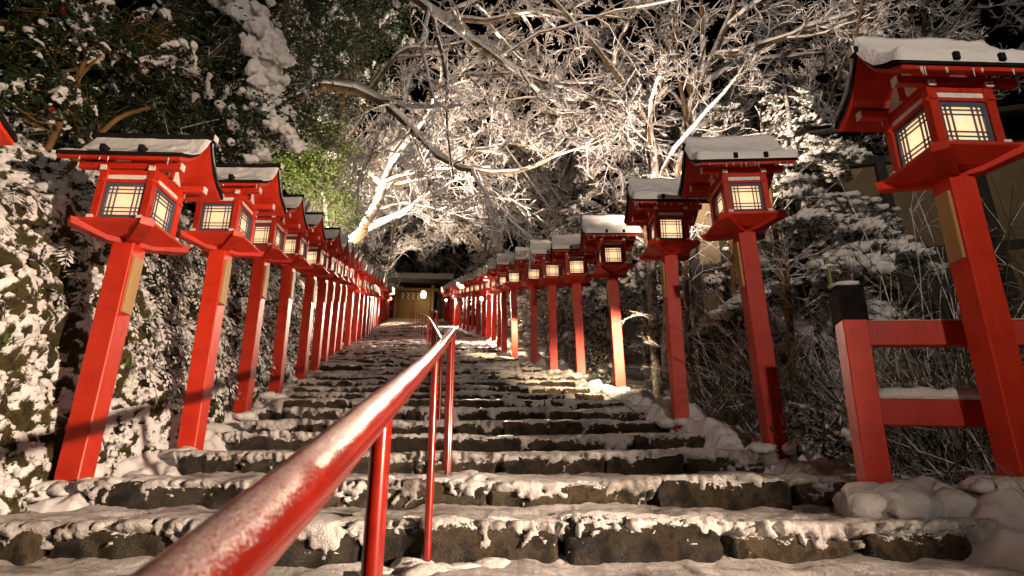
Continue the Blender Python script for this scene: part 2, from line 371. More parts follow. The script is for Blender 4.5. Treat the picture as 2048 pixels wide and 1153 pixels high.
def build_stairs():
    g = G()
    for n in range(NST):
        x, y, z, a = step_frame(n)
        d = (STEPY[n + 1] - y) if n + 1 < NST else 6.0
        c, s = math.cos(a), math.sin(a)
        HL = HW + (0.75 if n == 0 else 0); L = [(-HL + 0.03, 0.13), (HW - 0.03, 0.13), (HW - 0.03, d + 0.2), (-HL + 0.03, d + 0.2)]
        V = [(x + c * p - s * q, y + s * p + c * q, zz) for zz in (z - 0.5, z - 0.06) for p, q in L]
        g.add(V, [(0, 3, 2, 1), (4, 5, 6, 7), (0, 1, 5, 4), (1, 2, 6, 5), (2, 3, 7, 6), (3, 0, 4, 7)])
    g.box(-3.3, 2.6, -3.0, 2.86, -0.5, -0.035)
    st = tag(link("stone_stairs", g.mesh("stone_stairs"), M["infill"]), kind="structure")
    rng = np.random.default_rng(3); far = G()
    for n in range(NST):
        x, y, z, a = step_frame(n); c, s = math.cos(a), math.sin(a)
        u = -HW + rng.uniform(-0.1, 0.1) - (0.75 if n == 0 else 0); near = y < 8.5; vis = y < 19
        while u < HW - 0.15:
            wd = rng.uniform(0.38, 1.25) if n > 0 else rng.uniform(0.42, 0.95)
            if u + wd > HW - 0.25: wd = HW - u
            jy, jz, jh = rng.uniform(-0.025, 0.03), rng.uniform(-0.035, 0.014), rng.uniform(0.0, 0.02)
            gb = rblock(wd - rng.uniform(0.012, 0.035), 0.34, RISE + 0.05 + jh, 8 if near else (4 if vis else 2), rng.uniform(0.035, 0.075), rng.uniform(0, 99), 0.034 if vis else 0.012)
            wy, wz = wob(np.array([u + wd / 2]), n); px, py = u + wd / 2, jy + float(wy[0]); loc = (x + c * px - s * py, y + s * px + c * py, z + jz + float(wz[0]))
            if vis: link("step_stone", gb.mesh("step_stone", True), M["stone"], st, loc, a + rng.uniform(-0.025, 0.025))
            else:
                R = np.array([[c, -s, 0], [s, c, 0], [0, 0, 1]]); far.add(gb.v[0] @ R.T + np.array(loc), gb.f[0])
            u += wd
    tag(link("far_step_stones", far.mesh("far_step_stones", True), M["stone"], st), kind="stuff")
    # snow lying on the treads and clinging to the risers
    for lo, hi, dx, ns, nf in ((-1, 5, 0.0135, 22, 18), (5, 12, 0.024, 14, 11), (12, 28, 0.045, 9, 7), (28, NST, 0.09, 6, 4)):
        for n in range(lo, hi):
            if n < 0: x, y, z, a, d = float(xc(2.0)), 0.9, 0.0, 0.0, 2.0
            else:
                x, y, z, a = step_frame(n); d = (STEPY[n + 1] - y) if n + 1 < NST else 6.0
            W = HW + (0.25 if n < 0 else 0.05)
            us = np.arange(-W - (0.75 if n <= 0 else 0), W + dx, dx)
            tb = np.linspace(1, 0, ns) ** 1.4 * (d + 0.04)     # depth back from the nosing
            tf = np.linspace(0, 1, nf + 1)[1:] * (RISE + 0.01)  # down the riser
            rad = 0.03
            by = np.concatenate([tb + rad, np.zeros(nf) + 0.004]); bz = np.concatenate([np.zeros(ns), -tf])
            nrm_y = np.concatenate([-np.exp(-tb / 0.05) * 0.75, -np.ones(nf)]); nrm_z = np.concatenate([np.ones(ns), np.exp(-tf / 0.035)])
            ll = np.hypot(nrm_y, nrm_z); nrm_y /= ll; nrm_z /= ll
            U, K = np.meshgrid(us, np.arange(ns + nf), indexing='ij')
            sarc = np.concatenate([-tb, tf])[K]
            P = np.stack([U + x, sarc + y, np.full(U.shape, n * 3.1)], -1)
            big = fbm(P * [1.6, 1.6, 1] , 2); mid = fbm(P * [6, 6, 1] + 9, 2); fine = fbm(P * [24, 24, 1] + 5, 3)
            down = np.clip(sarc, 0, 1) / RISE
            t_top = 0.018 + 0.022 * big + 0.012 * mid + 0.005 * fine + 0.025 * np.exp(-(d - np.clip(-sarc, 0, d)) / 0.10)
            t_top -= 0.026 * sst(0.25, 0.75, fbm(P * [2.6, 7.0, 1] + 31, 2) + 0.25)   # trodden places
            hang = 0.10 + 0.50 * fbm(np.stack([U + x, 0 * U, np.full(U.shape, n * 1.7)], -1) * [1.9, 1, 1], 2) + 0.18 * np.clip(fbm(np.stack([U + x, 0 * U, np.full(U.shape, n * 5.7)], -1) * [5, 1, 1], 2), -1, 1)
            t_fr = 0.004 + 0.044 * mid + 0.036 * fine - 0.066 * (down - np.clip(hang, 0.02, 1.2)) 
            # drift at the foot of the riser
            drift = 0.03 * np.exp(-(1 - down) / 0.12) - 0.012; t_fr = np.where(drift > 0, np.maximum(t_fr, drift), t_fr)
            t_fr = np.where(t_fr < 0, t_fr * 6, t_fr)
            mixf = sst(-0.03, 0.03, sarc); t = t_top * (1 - mixf) + np.clip(t_fr, -0.2, 0.030) * mixf
            t = np.clip(t, -0.2, 0.09)
            wy, wz = wob(U, n); dk = np.exp(-np.clip(-sarc, 0, 9) / 0.3); yl = by[K] + nrm_y[K] * t + wy * dk; zl = bz[K] + nrm_z[K] * t + wz * dk
            c, s = math.cos(a), math.sin(a)
            V = np.stack([x + c * U - s * yl, y + s * U + c * yl, z + zl], -1)
            I = np.arange(U.size).reshape(U.shape)
            F = np.stack([I[:-1, :-1], I[:-1, 1:], I[1:, 1:], I[1:, :-1]], -1).reshape(-1, 4)
            tag(link("snow_on_step", G().add(V, F).mesh("snow_on_step", True), M["snow_trodden"], st), kind="stuff")
build_stairs()

# ------------------------------------------------------------------ verges beside the stairs, bank on the left
def strip(name, y0, y1, u0, u1, dy, du, zf, mat, kind="structure"):
    ys = np.arange(y0, y1 + dy, dy); us = np.arange(u0, u1 + du / 2, du)
    Y, U = np.meshgrid(ys, us, indexing='ij'); X = xc(Y) + U
    Z = zf(X, Y, U); I = np.arange(Y.size).reshape(Y.shape)
    F = np.stack([I[:-1, :-1], I[1:, :-1], I[1:, 1:], I[:-1, 1:]], -1).reshape(-1, 4)
    if us[1] < us[0]: F = F[:, ::-1]
    return tag(link(name, G().add(np.stack([X, Y, Z], -1), F).mesh(name, True), mat), kind=kind)
def boulder(X, Y, sc, seed):
    """rounded rock field: height 0..1 from jittered cells"""
    px, py = X / sc, Y / sc; ix, iy = np.floor(px), np.floor(py); best = np.full(X.shape, 0.0)
    for a in (-1, 0, 1):
        for b in (-1, 0, 1):
            cx_, cy_ = (ix + a).astype(np.int64), (iy + b).astype(np.int64); h = _hash(cx_, cy_, cx_ * 0 + seed)
            ox = ((h * 37) % 256) / 256.0; oy = ((h * 91) % 256) / 256.0; hh = 0.55 + 0.45 * ((h * 53) % 256) / 256.0
            r2 = (px - cx_ - ox) ** 2 + (py - cy_ - oy) ** 2
            best = np.maximum(best, hh * np.sqrt(np.clip(1 - r2 / 0.75, 0, 1)))
    return best
def zverge(side):
    def f(X, Y, U):
        P = np.stack([X, Y, 0 * X], -1); e = np.abs(U)
        z = zg(Y) - 0.16 + 0.05 * fbm(P * 2.2, 2) + 0.035 * fbm(P * 8, 2) + 0.014 * fbm(P * 28, 2)
        z += ((0.30 if side > 0 else 0.17) * boulder(X, Y, 0.55, 3) ** 1.5 + 0.10 * boulder(X, Y, 0.22, 8) ** 1.5) * sst(2.1, 2.35, e) * (1 - (0.5 if side > 0 else 0.2) * sst(2.7, 3.1, e))
        z -= 0.25 * sst(2.8, 3.8, e) if side > 0 else 0.4 * (1 - sst(3.25, 3.45, Y))
        return z
    return f
strip("right_verge", 1.2, 9, 2.05, 4.0, 0.02, 0.02, zverge(1), M["verge"])
strip("right_verge", 9, 46, 2.05, 4.0, 0.06, 0.06, zverge(1), M["verge"])
strip("left_verge", 1.2, 9, -2.05, -3.1, 0.02, -0.02, zverge(-1), M["verge"])
strip("left_verge", 9, 46, -2.05, -3.1, 0.06, -0.06, zverge(-1), M["verge"])

def bank_pt(Y, wv):
    """point on the ideal bank; wv is metres up the slope from its foot"""
    run = np.interp(wv, [0, 0.25, 2.2, 3.4, 6.5], [0, 0.12, 0.75, 1.6, 4.6]); hh = np.interp(wv, [0, 0.25, 2.2, 3.4, 6.5], [-0.1, 0.12, 1.95, 2.75, 4.1])
    return xc(Y) - 2.62 - run, zg(Y) - 0.1 + hh
BANKX = []
def build_bank(y0, y1, st, w1, fine):
    ys = np.arange(y0, y1 + st, st); ws = np.arange(0, w1, st)
    Y, Wv = np.meshgrid(ys, ws, indexing='ij'); X, Z = bank_pt(Y, Wv)
    P = np.stack([X, Y, Z], -1); nr = norm(np.cross(np.gradient(P, axis=1), np.gradient(P, axis=0)))
    nr = np.where(nr[..., 2:3] < 0, -nr, nr)
    bigd = 0.16 * fbm(P * 1.3, 3) + 0.12 * boulder(Y, Z, 0.5, 4) + 0.05 * boulder(Y, Z, 0.17, 9) + 0.05 * fbm(P * 5, 2)
    P = P + nr * bigd[..., None]
    n2 = norm(np.cross(np.gradient(P, axis=1), np.gradient(P, axis=0))); n2 = np.where(n2[..., 2:3] < 0, -n2, n2)
    msk = 0.34 * n2[..., 2] + 0.30 * fbm(P * 2.0 + 3, 2) + (0.85 * fbm(P * 14, 3) if fine else 0.6 * fbm(P * 6, 2)) + 0.06
    m = sst(0.10, 0.36, msk)
    P = P + np.array([0.0, -0.2, 0.8]) * (0.035 * m * (1 + 0.6 * fbm(P * 18, 2)))[..., None] + n2 * (0.012 * (1 - m) * fbm(P * 40, 2))[..., None]
    I = np.arange(Y.size).reshape(Y.shape); F = np.stack([I[:-1, :-1], I[:-1, 1:], I[1:, 1:], I[1:, :-1]], -1).reshape(-1, 4)
    if fine:
        rng = np.random.default_rng(12); J = rng.integers(0, P.shape[0], 15000), rng.integers(0, P.shape[1], 15000)
        sel = m[J] > 0.6; C = P[J][sel][:3600]; gb = G(); sz = rng.uniform(0.010, 0.036, (len(C), 1)) ** 1.0 * np.array([1, 1, 0.7]); blobs(gb, C + np.array([0.006, 0, 0.004]), sz, 1, 0.2, rng)
        gl = G(); C2 = P[J][~sel]; C2 = np.repeat(C2, 5, 0) + rng.normal(size=(len(C2) * 5, 3)) * 0.012; n = len(C2); d = norm(rng.normal(size=(n, 3)) + np.array([0.9, -0.2, 0.7])); ss = norm(np.cross(d, rng.normal(size=(n, 3)))) * 0.005; L_ = rng.uniform(0.012, 0.04, (n, 1))
        gl.add(np.stack([C2 - ss, C2 + ss, C2 + d * L_], 1), np.arange(n * 3).reshape(n, 3))
        BANKX.append((gb, gl))
    tag(link("left_bank", G().add(P, F, msk).mesh("left_bank", True), M["bank"]), kind="structure")
build_bank(1.2, 9.0, 0.024, 3.9, True)
build_bank(9.0, 46, 0.08, 6.4, False)
M['moss'] = simple('moss_leaf', [(0.3, (0.02, 0.022, 0.006)), (0.6, (0.07, 0.07, 0.015)), (0.8, (0.11, 0.07, 0.02))], 4, 0.7)
bk = bpy.data.objects['left_bank']
link('snow_clumps', BANKX[0][0].mesh('snow_clumps', True), M['snow'], bk)['kind'] = 'stuff'
link('moss', BANKX[0][1].mesh('moss'), M['moss'], bk)['kind'] = 'stuff'

# ------------------------------------------------------------------ lanterns
H = 1.8
EPS = 0.003
ROOF = [(0.0, 0.86), (0.06, 0.745), (0.13, 0.645), (0.215, 0.578), (0.315, 0.53)]   # half profile (y, z above post top)
RX = 0.425
def roof_slab(g, off0, off1, x0, x1, ext=0.0):
    for sg in (-1, 1):
        top = [(sg * (y + (ext if i == len(ROOF) - 1 else 0)), H + z + off1 - (0.3 * ext if i == len(ROOF) - 1 else 0)) for i, (y, z) in enumerate(ROOF)]
        bot = [(sg * (y + (ext if i == len(ROOF) - 1 else 0)), H + z + off0 - (0.3 * ext if i == len(ROOF) - 1 else 0)) for i, (y, z) in enumerate(ROOF)]
        for i in range(len(ROOF) - 1):
            q = [bot[i], bot[i + 1], top[i + 1], top[i]]
            V = [(x, p[0], p[1]) for x in (x0, x1) for p in q]
            g.add(V, [(0, 1, 2, 3), (4, 7, 6, 5), (0, 4, 5, 1), (1, 5, 6, 2), (2, 6, 7, 3), (3, 7, 4, 0)])
def roof_snow(thick, seed, icicles):
    g = G(); nu, nv = 46, 40
    us = np.linspace(-1, 1, nu); vs = np.linspace(-1, 1, nv)
    Uu, Vv = np.meshgrid(us, vs, indexing='ij')
    ry = np.array([p[0] for p in ROOF]); rz = np.array([p[1] for p in ROOF])
    ar = np.concatenate([[0], np.cumsum(np.hypot(np.diff(ry), np.diff(rz)))]); ar /= ar[-1]
    e = np.abs(Vv); yy = np.interp(e, ar, ry + np.linspace(0, 0.012, 5)) * np.sign(Vv); zz = np.interp(e, ar, rz)
    P = np.stack([Uu * 0.4, Vv * 0.5, Uu * 0 + seed], -1)
    edge = np.minimum((1 - np.abs(Uu)) / 0.06, (1 - e) / 0.09); edge = np.clip(edge, 0, 1); rnd = np.sqrt(np.clip(1 - (1 - edge) ** 2, 0, 1))
    if thick > 0.03:
        t = 0.055 * np.exp(-(e / 0.12) ** 2) * rnd + thick * (0.9 + 0.35 * fbm(P * 5, 2) + 0.12 * fbm(P * 20, 2)) * rnd + 0.012 * sst(0.5, 0.95, e)
    else:
        t = (thick * (0.8 + 0.9 * fbm(P * 6, 3)) - 0.010 * sst(0.82, 1.0, e)) * (0.3 + 0.7 * rnd) - 0.002
    ny = np.sign(Vv) * 0.45 * sst(0.05, 0.3, e); nz = 0.9
    X = Uu * (RX + 0.012) * (1 + 0.015 * fbm(P * 9 + 3, 2)); Yy = yy + ny * t; Z = H + 0.052 + zz + nz * t - 0.012 * (1 - rnd) - (0.05 * sst(0.9, 1.0, e) * (1 if thick > 0.03 else 0.0)) * 0.3
    I = np.arange(Uu.size).reshape(Uu.shape); F = np.stack([I[:-1, :-1], I[1:, :-1], I[1:, 1:], I[:-1, 1:]], -1).reshape(-1, 4)
    g.add(np.stack([X, Yy, Z], -1), F)
    rng = np.random.default_rng(seed)
    for k in range(icicles):
        x = rng.uniform(-RX, RX); y = -0.318 if k % 3 else 0.318; ln = rng.uniform(0.015, 0.055)
        tubes(g, np.array([[(x, y, H + 0.535), (x, y, H + 0.53 - ln * 0.5), (x, y, H + 0.53 - ln)]]), np.array([[0.004, 0.003, 0.0008]]), 4)
    return g.mesh("roof_snow", True)
class LM: pass
def lantern_meshes():
    m = LM(); B = H
    m.post = G().box(-0.075, 0.075, -0.075, 0.075, -0.3, B + 0.002).mesh("post", False, 0.006)
    m.arm = []
    for sg in (1, -1):
        L = 0.375; wd = 0.042
        prof = [(-L, 0.10), (-L + 0.012, 0.050), (-0.14, 0.0), (0.14, 0.0), (L - 0.012, 0.050), (L, 0.10)]
        g = G().prism([(a, b + B - (0.004 if sg > 0 else 0.0)) for a, b in prof], 1, -wd, wd)
        a = math.radians(45 * sg); c, s = math.cos(a), math.sin(a); R = np.array([[c, -s, 0], [s, c, 0], [0, 0, 1]])
        g.v = [v @ R.T for v in g.v]
        m.arm.append(g.mesh("bracket_arm", False, 0.004))
    # tray: shallow dish that narrows downwards
    g = G(); a0, a1 = 0.14, 0.262
    V = [(-a0, -a0, B + 0.03), (a0, -a0, B + 0.03), (a0, a0, B + 0.03), (-a0, a0, B + 0.03), (-a1, -a1, B + 0.082), (a1, -a1, B + 0.082), (a1, a1, B + 0.082), (-a1, a1, B + 0.082), (-a1, -a1, B + 0.104), (a1, -a1, B + 0.104), (a1, a1, B + 0.104), (-a1, a1, B + 0.104)]
    F = [(0, 3, 2, 1), (8, 9, 10, 11)] + [(k + i, k + (i + 1) % 4, k + 4 + (i + 1) % 4, k + 4 + i) for k in (0, 4) for i in range(4)]
    m.tray = g.add(V, F).mesh("tray", False, 0.004)
    b = 0.168
    g = G()
    for s in (-1, 1):
        g.box(-0.218, 0.218, s * b - 0.022, s * b + 0.022, B + 0.101, B + 0.138); g.box(s * b - 0.022, s * b + 0.022, -0.218, 0.218, B + 0.1045, B + 0.1415)
    m.sill = g.mesh("sill_frame", False, 0.003)
    m.cpost = G().box(-0.026, 0.026, -0.026, 0.026, B + 0.108, B + 0.532).mesh("corner_post", False, 0.003)
    g = G()
    for s in (-1, 1):
        g.box(-0.205, 0.205, s * b - 0.020, s * b + 0.020, B + 0.412, B + 0.436); g.box(s * b - 0.020, s * b + 0.020, -0.205, 0.205, B + 0.4155, B + 0.4395)
        g.box(-0.142, 0.142, s * b - 0.018, s * b + 0.018, B + 0.474, B + 0.51); g.box(s * b - 0.018, s * b + 0.018, -0.142, 0.142, B + 0.474, B + 0.51)
    m.rail = g.mesh("head_rail", False, 0.002)
    m.band = G().box(-0.141, 0.141, -b - 0.010, -b + 0.010, B + 0.4405, B + 0.4735).mesh("white_band")
    # window: frame, lattice, pane, all for the side facing -y
    g = G(); x1, z0, z1, fw = 0.141, B + 0.142, B + 0.411, 0.022
    g.box(-x1, -x1 + fw, -b - 0.010, -b + 0.012, z0, z1); g.box(x1 - fw, x1, -b - 0.010, -b + 0.012, z0, z1)
    g.box(-x1 + fw, x1 - fw, -b - 0.010, -b + 0.012, z0, z0 + fw); g.box(-x1 + fw, x1 - fw, -b - 0.010, -b + 0.012, z1 - fw, z1)
    m.win = g.mesh("window", False, 0.0015)
    g = G(); bw = 0.0036; ix, iz0, iz1 = x1 - fw, z0 + fw, z1 - fw
    for dd in (0.026, 0.056):
        for s in (-1, 1): g.box(s * (ix - dd) - bw, s * (ix - dd) + bw, -b - 0.004, -b + 0.004, iz0, iz1)
        g.box(-ix, ix, -b - 0.0055, -b + 0.0025, iz0 + dd - bw, iz0 + dd + bw); g.box(-ix, ix, -b - 0.0055, -b + 0.0025, iz1 - dd - bw, iz1 - dd + bw)
    m.lat = g.mesh("lattice")
    m.pane = G().box(-ix - 0.004, ix + 0.004, -b + 0.0075, -b + 0.0095, iz0 - 0.004, iz1 + 0.004).mesh("pane")
    m.cross = G().box(-0.022, 0.022, -0.205, 0.205, B + 0.497, B + 0.535).mesh("cross_beam", False, 0.003)
    m.eave = G().box(-0.355, 0.355, -0.024, 0.024, B + 0.520, B + 0.572).mesh("eave_beam", False, 0.004)
    m.capf = G().box(-0.021, 0.021, -0.004, 0.004, -0.018, 0.018).mesh("end_cap")
    m.cape = G().box(-0.004, 0.004, -0.024, 0.024, -0.025, 0.025).mesh("end_cap")
    g = G(); g.prism([(-0.15, B + 0.56), (0.15, B + 0.56), (0.045, B + 0.72), (0, B + 0.79), (-0.045, B + 0.72)], 0, -0.006, 0.006); m.gable = g.mesh("gable_panel")
    m.strut = G().box(-0.014, 0.014, -0.017, 0.017, B + 0.55, B + 0.80).mesh("king_post")
    g = G(); roof_slab(g, -0.008, 0.020, -RX + 0.012, RX - 0.012); m.board = g.mesh("roof_board")
    g = G(); roof_slab(g, 0.022, 0.050, -RX, RX, 0.012); m.shing = g.mesh("roof_cover")
    m.ridge = G().box(-RX - 0.03, RX + 0.03, -0.034, 0.034, B + 0.872, B + 0.915).mesh("ridge_beam", False, 0.005)
    m.ridgecap = G().box(-0.005, 0.005, -0.027, 0.027, -0.024, 0.024).mesh("end_cap")
    m.stub = G().box(-0.018, 0.018, -0.05, 0.012, -0.020, 0.030).mesh("snow_stop", False, 0.003)
    m.snowR = [roof_snow(th, k, 16) for k, th in ((1, 0.072), (2, 0.055), (3, 0.065))]
    m.snowL = [roof_snow(0.016, k + 10, 8) for k in (1, 2)]
    m.plaque = G().box(-0.052, 0.052, -0.010, 0.010, B - 0.50, B - 0.09).mesh("name_board", False, 0.002)
    m.lamp = bpy.data.lights.new("bulb", 'POINT'); m.lamp.energy = P_BULB; m.lamp.color = (1.0, 0.78, 0.56); m.lamp.shadow_soft_size = 0.05
    return m
LMS = lantern_meshes()
def make_lantern(side, detail, snow_me):
    """side +1: stairs lie towards +x (left row)"""
    m = LMS
    t = bpy.data.objects.new("post_lantern", None); COL.objects.link(t); t.empty_display_size = 0.2
    link("post", m.post, M["red"], t)
    for a in m.arm: link("bracket_arm", a, M["red"], t)
    link("tray", m.tray, M["red"], t); link("sill_frame", m.sill, M["red"], t)
    for sx in (-1, 1):
        for sy in (-1, 1): link("corner_post", m.cpost, M["red"], t, (sx * 0.168, sy * 0.168, 0))
    link("head_rail", m.rail, M["red"], t)
    for k in range(4):
        a = k * math.pi / 2
        wv = link("window", m.win, M["frame_blue"], t, None, a); link("lattice", m.lat, M["frame_blue"], wv); link("pane", m.pane, M["paper"], wv)
        if detail: link("white_band", m.band, M["white"], t, None, a)
    for s in (-1, 1):
        link("cross_beam", m.cross, M["red"], t, (s * 0.168, 0, 0)); link("eave_beam", m.eave, M["red"], t, (0, s * 0.172, 0))
        link("gable_panel", m.gable, M["white"], t, (s * 0.172, 0, 0))
        if detail: link("king_post", m.strut, M["red"], t, (s * 0.183, 0, 0))
    if detail:
        pl = link("name_board", m.plaque, M["tan"], t, (side * 0.083, 0, 0), side * math.pi / 2)
        for sx in (-1, 1):
            for sy in (-1, 1):
                link("end_cap", m.capf, M["white"], t, (sx * 0.168, sy * 0.209, H + 0.516))
                link("end_cap", m.capf, M["white"], t, (sx * 0.168, sy * 0.222, H + 0.123))
                link("end_cap", m.capf, M["white"], t, (sx * 0.222, sy * 0.168, H + 0.1195), math.pi / 2)
                link("end_cap", m.cape, M["white"], t, (sx * 0.359, sy * 0.172, H + 0.546))
    rf = link("roof", m.board, M["red"], t); link("roof_cover", m.shing, M["black"], rf)
    rd = link("ridge_beam", m.ridge, M["black"], rf)
    if detail:
        for sx in (-1, 1):
            link("end_cap", m.ridgecap, M["white"], rf, (sx * (RX + 0.035), 0, H + 0.895))
            for sy in (-1, 1): link("snow_stop", m.stub, M["black"], rf, (sx * 0.13 + 0.02, sy * 0.30, H + 0.592), 0 if sy < 0 else math.pi)
    sn = link("roof_snow", snow_me, M["snow"], rf); sn["kind"] = "stuff"
    bl = bpy.data.objects.new("bulb", m.lamp); COL.objects.link(bl); bl.parent = t; bl.location = (0, 0, H + 0.27)
    return t
ORD = "first second third fourth fifth sixth seventh eighth ninth tenth eleventh twelfth thirteenth fourteenth fifteenth sixteenth seventeenth eighteenth nineteenth twentieth twenty-first twenty-second twenty-third twenty-fourth twenty-fifth twenty-sixth twenty-seventh twenty-eighth twenty-ninth thirtieth thirty-first thirty-second".split()
LEFT = [(2.69, -3.42, -0.45), (3.75, -2.74, -0.26), (4.9, -2.67, 0.14), (6.8, -3.17, 0.78), (8.28, -3.42, 1.22), (9.65, -3.58, 1.57), (11.1, -3.87, 1.99), (12.45, -4.17, 2.40), (13.75, -4.43, 2.80), (15.0, -4.66, 3.17)]
RIGHT = [(3.0, 2.56, -0.17), (4.66, 2.08, 0.21), (6.1, 1.77, 0.55), (8.26, 1.56, 1.08), (9.84, 1.20, 1.47), (10.85, 0.80, 1.76), (12.5, 0.49, 2.27), (13.8, 0.07, 2.63), (15.4, -0.21, 3.08)]
y = 16.4
while y < 46: LEFT.append((y, float(xc(y)) - 2.2, float(zg(y)) - CAMZ - 0.02)); y += 1.42
y = 17.0
while y < 46: RIGHT.append((y, float(xc(y)) + 2.35, float(zg(y)) - CAMZ - 0.02)); y += 1.5
R_POS = []; L_POS = []
rl = np.random.default_rng(21)
for side, rows, nm in ((1, LEFT, "left"), (-1, RIGHT, "right")):
    proto = {}
    for i, (Y, X, zr) in enumerate(rows):
        det = i < 10; sn = (LMS.snowL if side > 0 else LMS.snowR); v = i % len(sn)
        if side > 0 and i > 5: sn = LMS.snowR; v = i % 3
        key = (det, v, sn is LMS.snowR)
        if key not in proto: t = make_lantern(side, det, sn[v]); proto[key] = t
        else: t = copy_tree(proto[key])
        t.location = (X, Y, zr + CAMZ); t.rotation_euler = (rl.uniform(-0.016, 0.016), rl.uniform(-0.016, 0.016), yaw_at(Y) + rl.uniform(-0.04, 0.04))
        (L_POS if side > 0 else R_POS).append((X, Y, zr + CAMZ))
        k = i - 1 if side > 0 else i
        if side > 0 and i == 0: lab = "red lantern cut off by the left edge of the photo, only a roof corner showing"
        else: lab = "%s red post lantern from the bottom on the %s side of the stairs" % (ORD[k], nm)
        tag(t, lab, "lantern", "red post lanterns lining the stairs")

# ------------------------------------------------------------------ handrails
def rail_thing(name, label, pts, r, posts, rp, group, frost=True):
    t = bpy.data.objects.new(name, None); COL.objects.link(t); t.location = posts[0][0]
    inv = -np.array(posts[0][0])
    g = G(); P = spline(pts, max(12, len(pts) * 14)) + inv
    Vv = tubes(g, P[None], np.full((1, len(P)), r), 28)
    for e in (0, -1):
        ring = Vv[0, e]; g.add(np.vstack([ring, ring.mean(0)]), [(i, (i + 1) % 28, 28) for i in range(28)])
    link("top_rail", g.mesh("top_rail", True), M["rail"], t)
    for (b, tp) in posts:
        g = G(); tubes(g, np.array([[b, (np.array(b) + tp) / 2, tp]], float) + inv, np.full((1, 3), rp), 16)
        link("rail_post", g.mesh("rail_post", True), M["rail_post"], t)
    return tag(t, label, "handrail", group)
def rp(X, Y, zt, zb): return ((X, Y, zb), (X, Y, zt))
railp = [(-0.155, -0.9, CAMZ - 0.45), (-0.221, 0.454, CAMZ - 0.071), (-0.245, 0.90, CAMZ + 0.055), (-0.385, 2.85, CAMZ + 0.585), (-0.475, 4.42, CAMZ + 1.075)]
def rz(Y): return float(np.interp(Y, [p[1] for p in railp], [p[2] for p in railp]))
def rx_(Y): return float(np.interp(Y, [p[1] for p in railp], [p[0] for p in railp]))
posts = [rp(rx_(1.18), 1.18, rz(1.18) - 0.01, -0.55), rp(rx_(1.30) - 0.012, 1.30, rz(1.30) - 0.01, -0.55), rp(rx_(2.80), 2.80, rz(2.80) - 0.01, -0.06), rp(rx_(4.32), 4.32, rz(4.32) - 0.01, 0.36), rp(rx_(4.40) + 0.01, 4.40, rz(4.40) - 0.01, 0.36), rp(rx_(-0.6), -0.6, rz(-0.6) - 0.01, -0.9)]
rail_thing("handrail", "frosted red pipe handrail running up from the bottom of the picture", railp, 0.033, posts, 0.0185, "red pipe handrails")
pts2 = []; posts2 = []
for Y, px in ((4.50, None), (7, None), (10, None), (13, 865), (16.5, 859), (20, 854), (27, 836), (37, 819)):
    if px: X = float(at(px, 650, Y)[0])
    else: X = float(np.interp(Y, [4.5, 13], [-0.50, float(at(865, 655, 13)[0])]))
    z = float(zg(Y)); pts2.append((X, Y, z + 0.92))
for Y in (4.6, 6.3, 8.0, 9.7, 11.4, 13.1, 15, 17, 19, 21, 23.5, 26, 28.5, 31, 34, 37):
    X = float(np.interp(Y, [p[1] for p in pts2], [p[0] for p in pts2])); z = float(zg(Y)); posts2.append(rp(X, Y, z + 0.91, z - 0.15))
rail_thing("handrail", "long red handrail continuing up the middle of the stairs to the gate", pts2, 0.028, posts2, 0.018, "red pipe handrails")
pts3 = [(float(at(862, 640, Y)[0]) + k, Y, float(zg(Y)) + 0.92) for Y, k in ((30, 0.35), (36, 0.2), (44, 0))]
posts3 = [rp(float(np.interp(Y, [30, 36, 44], [p[0] for p in pts3])), Y, float(zg(Y)) + 0.91, float(zg(Y)) - 0.1) for Y in (30, 32.5, 35, 37.5, 40, 42.5, 44)]
rail_thing("handrail", "short far handrail near the gate, beside the right lantern row", pts3, 0.028, posts3, 0.018, "red pipe handrails")

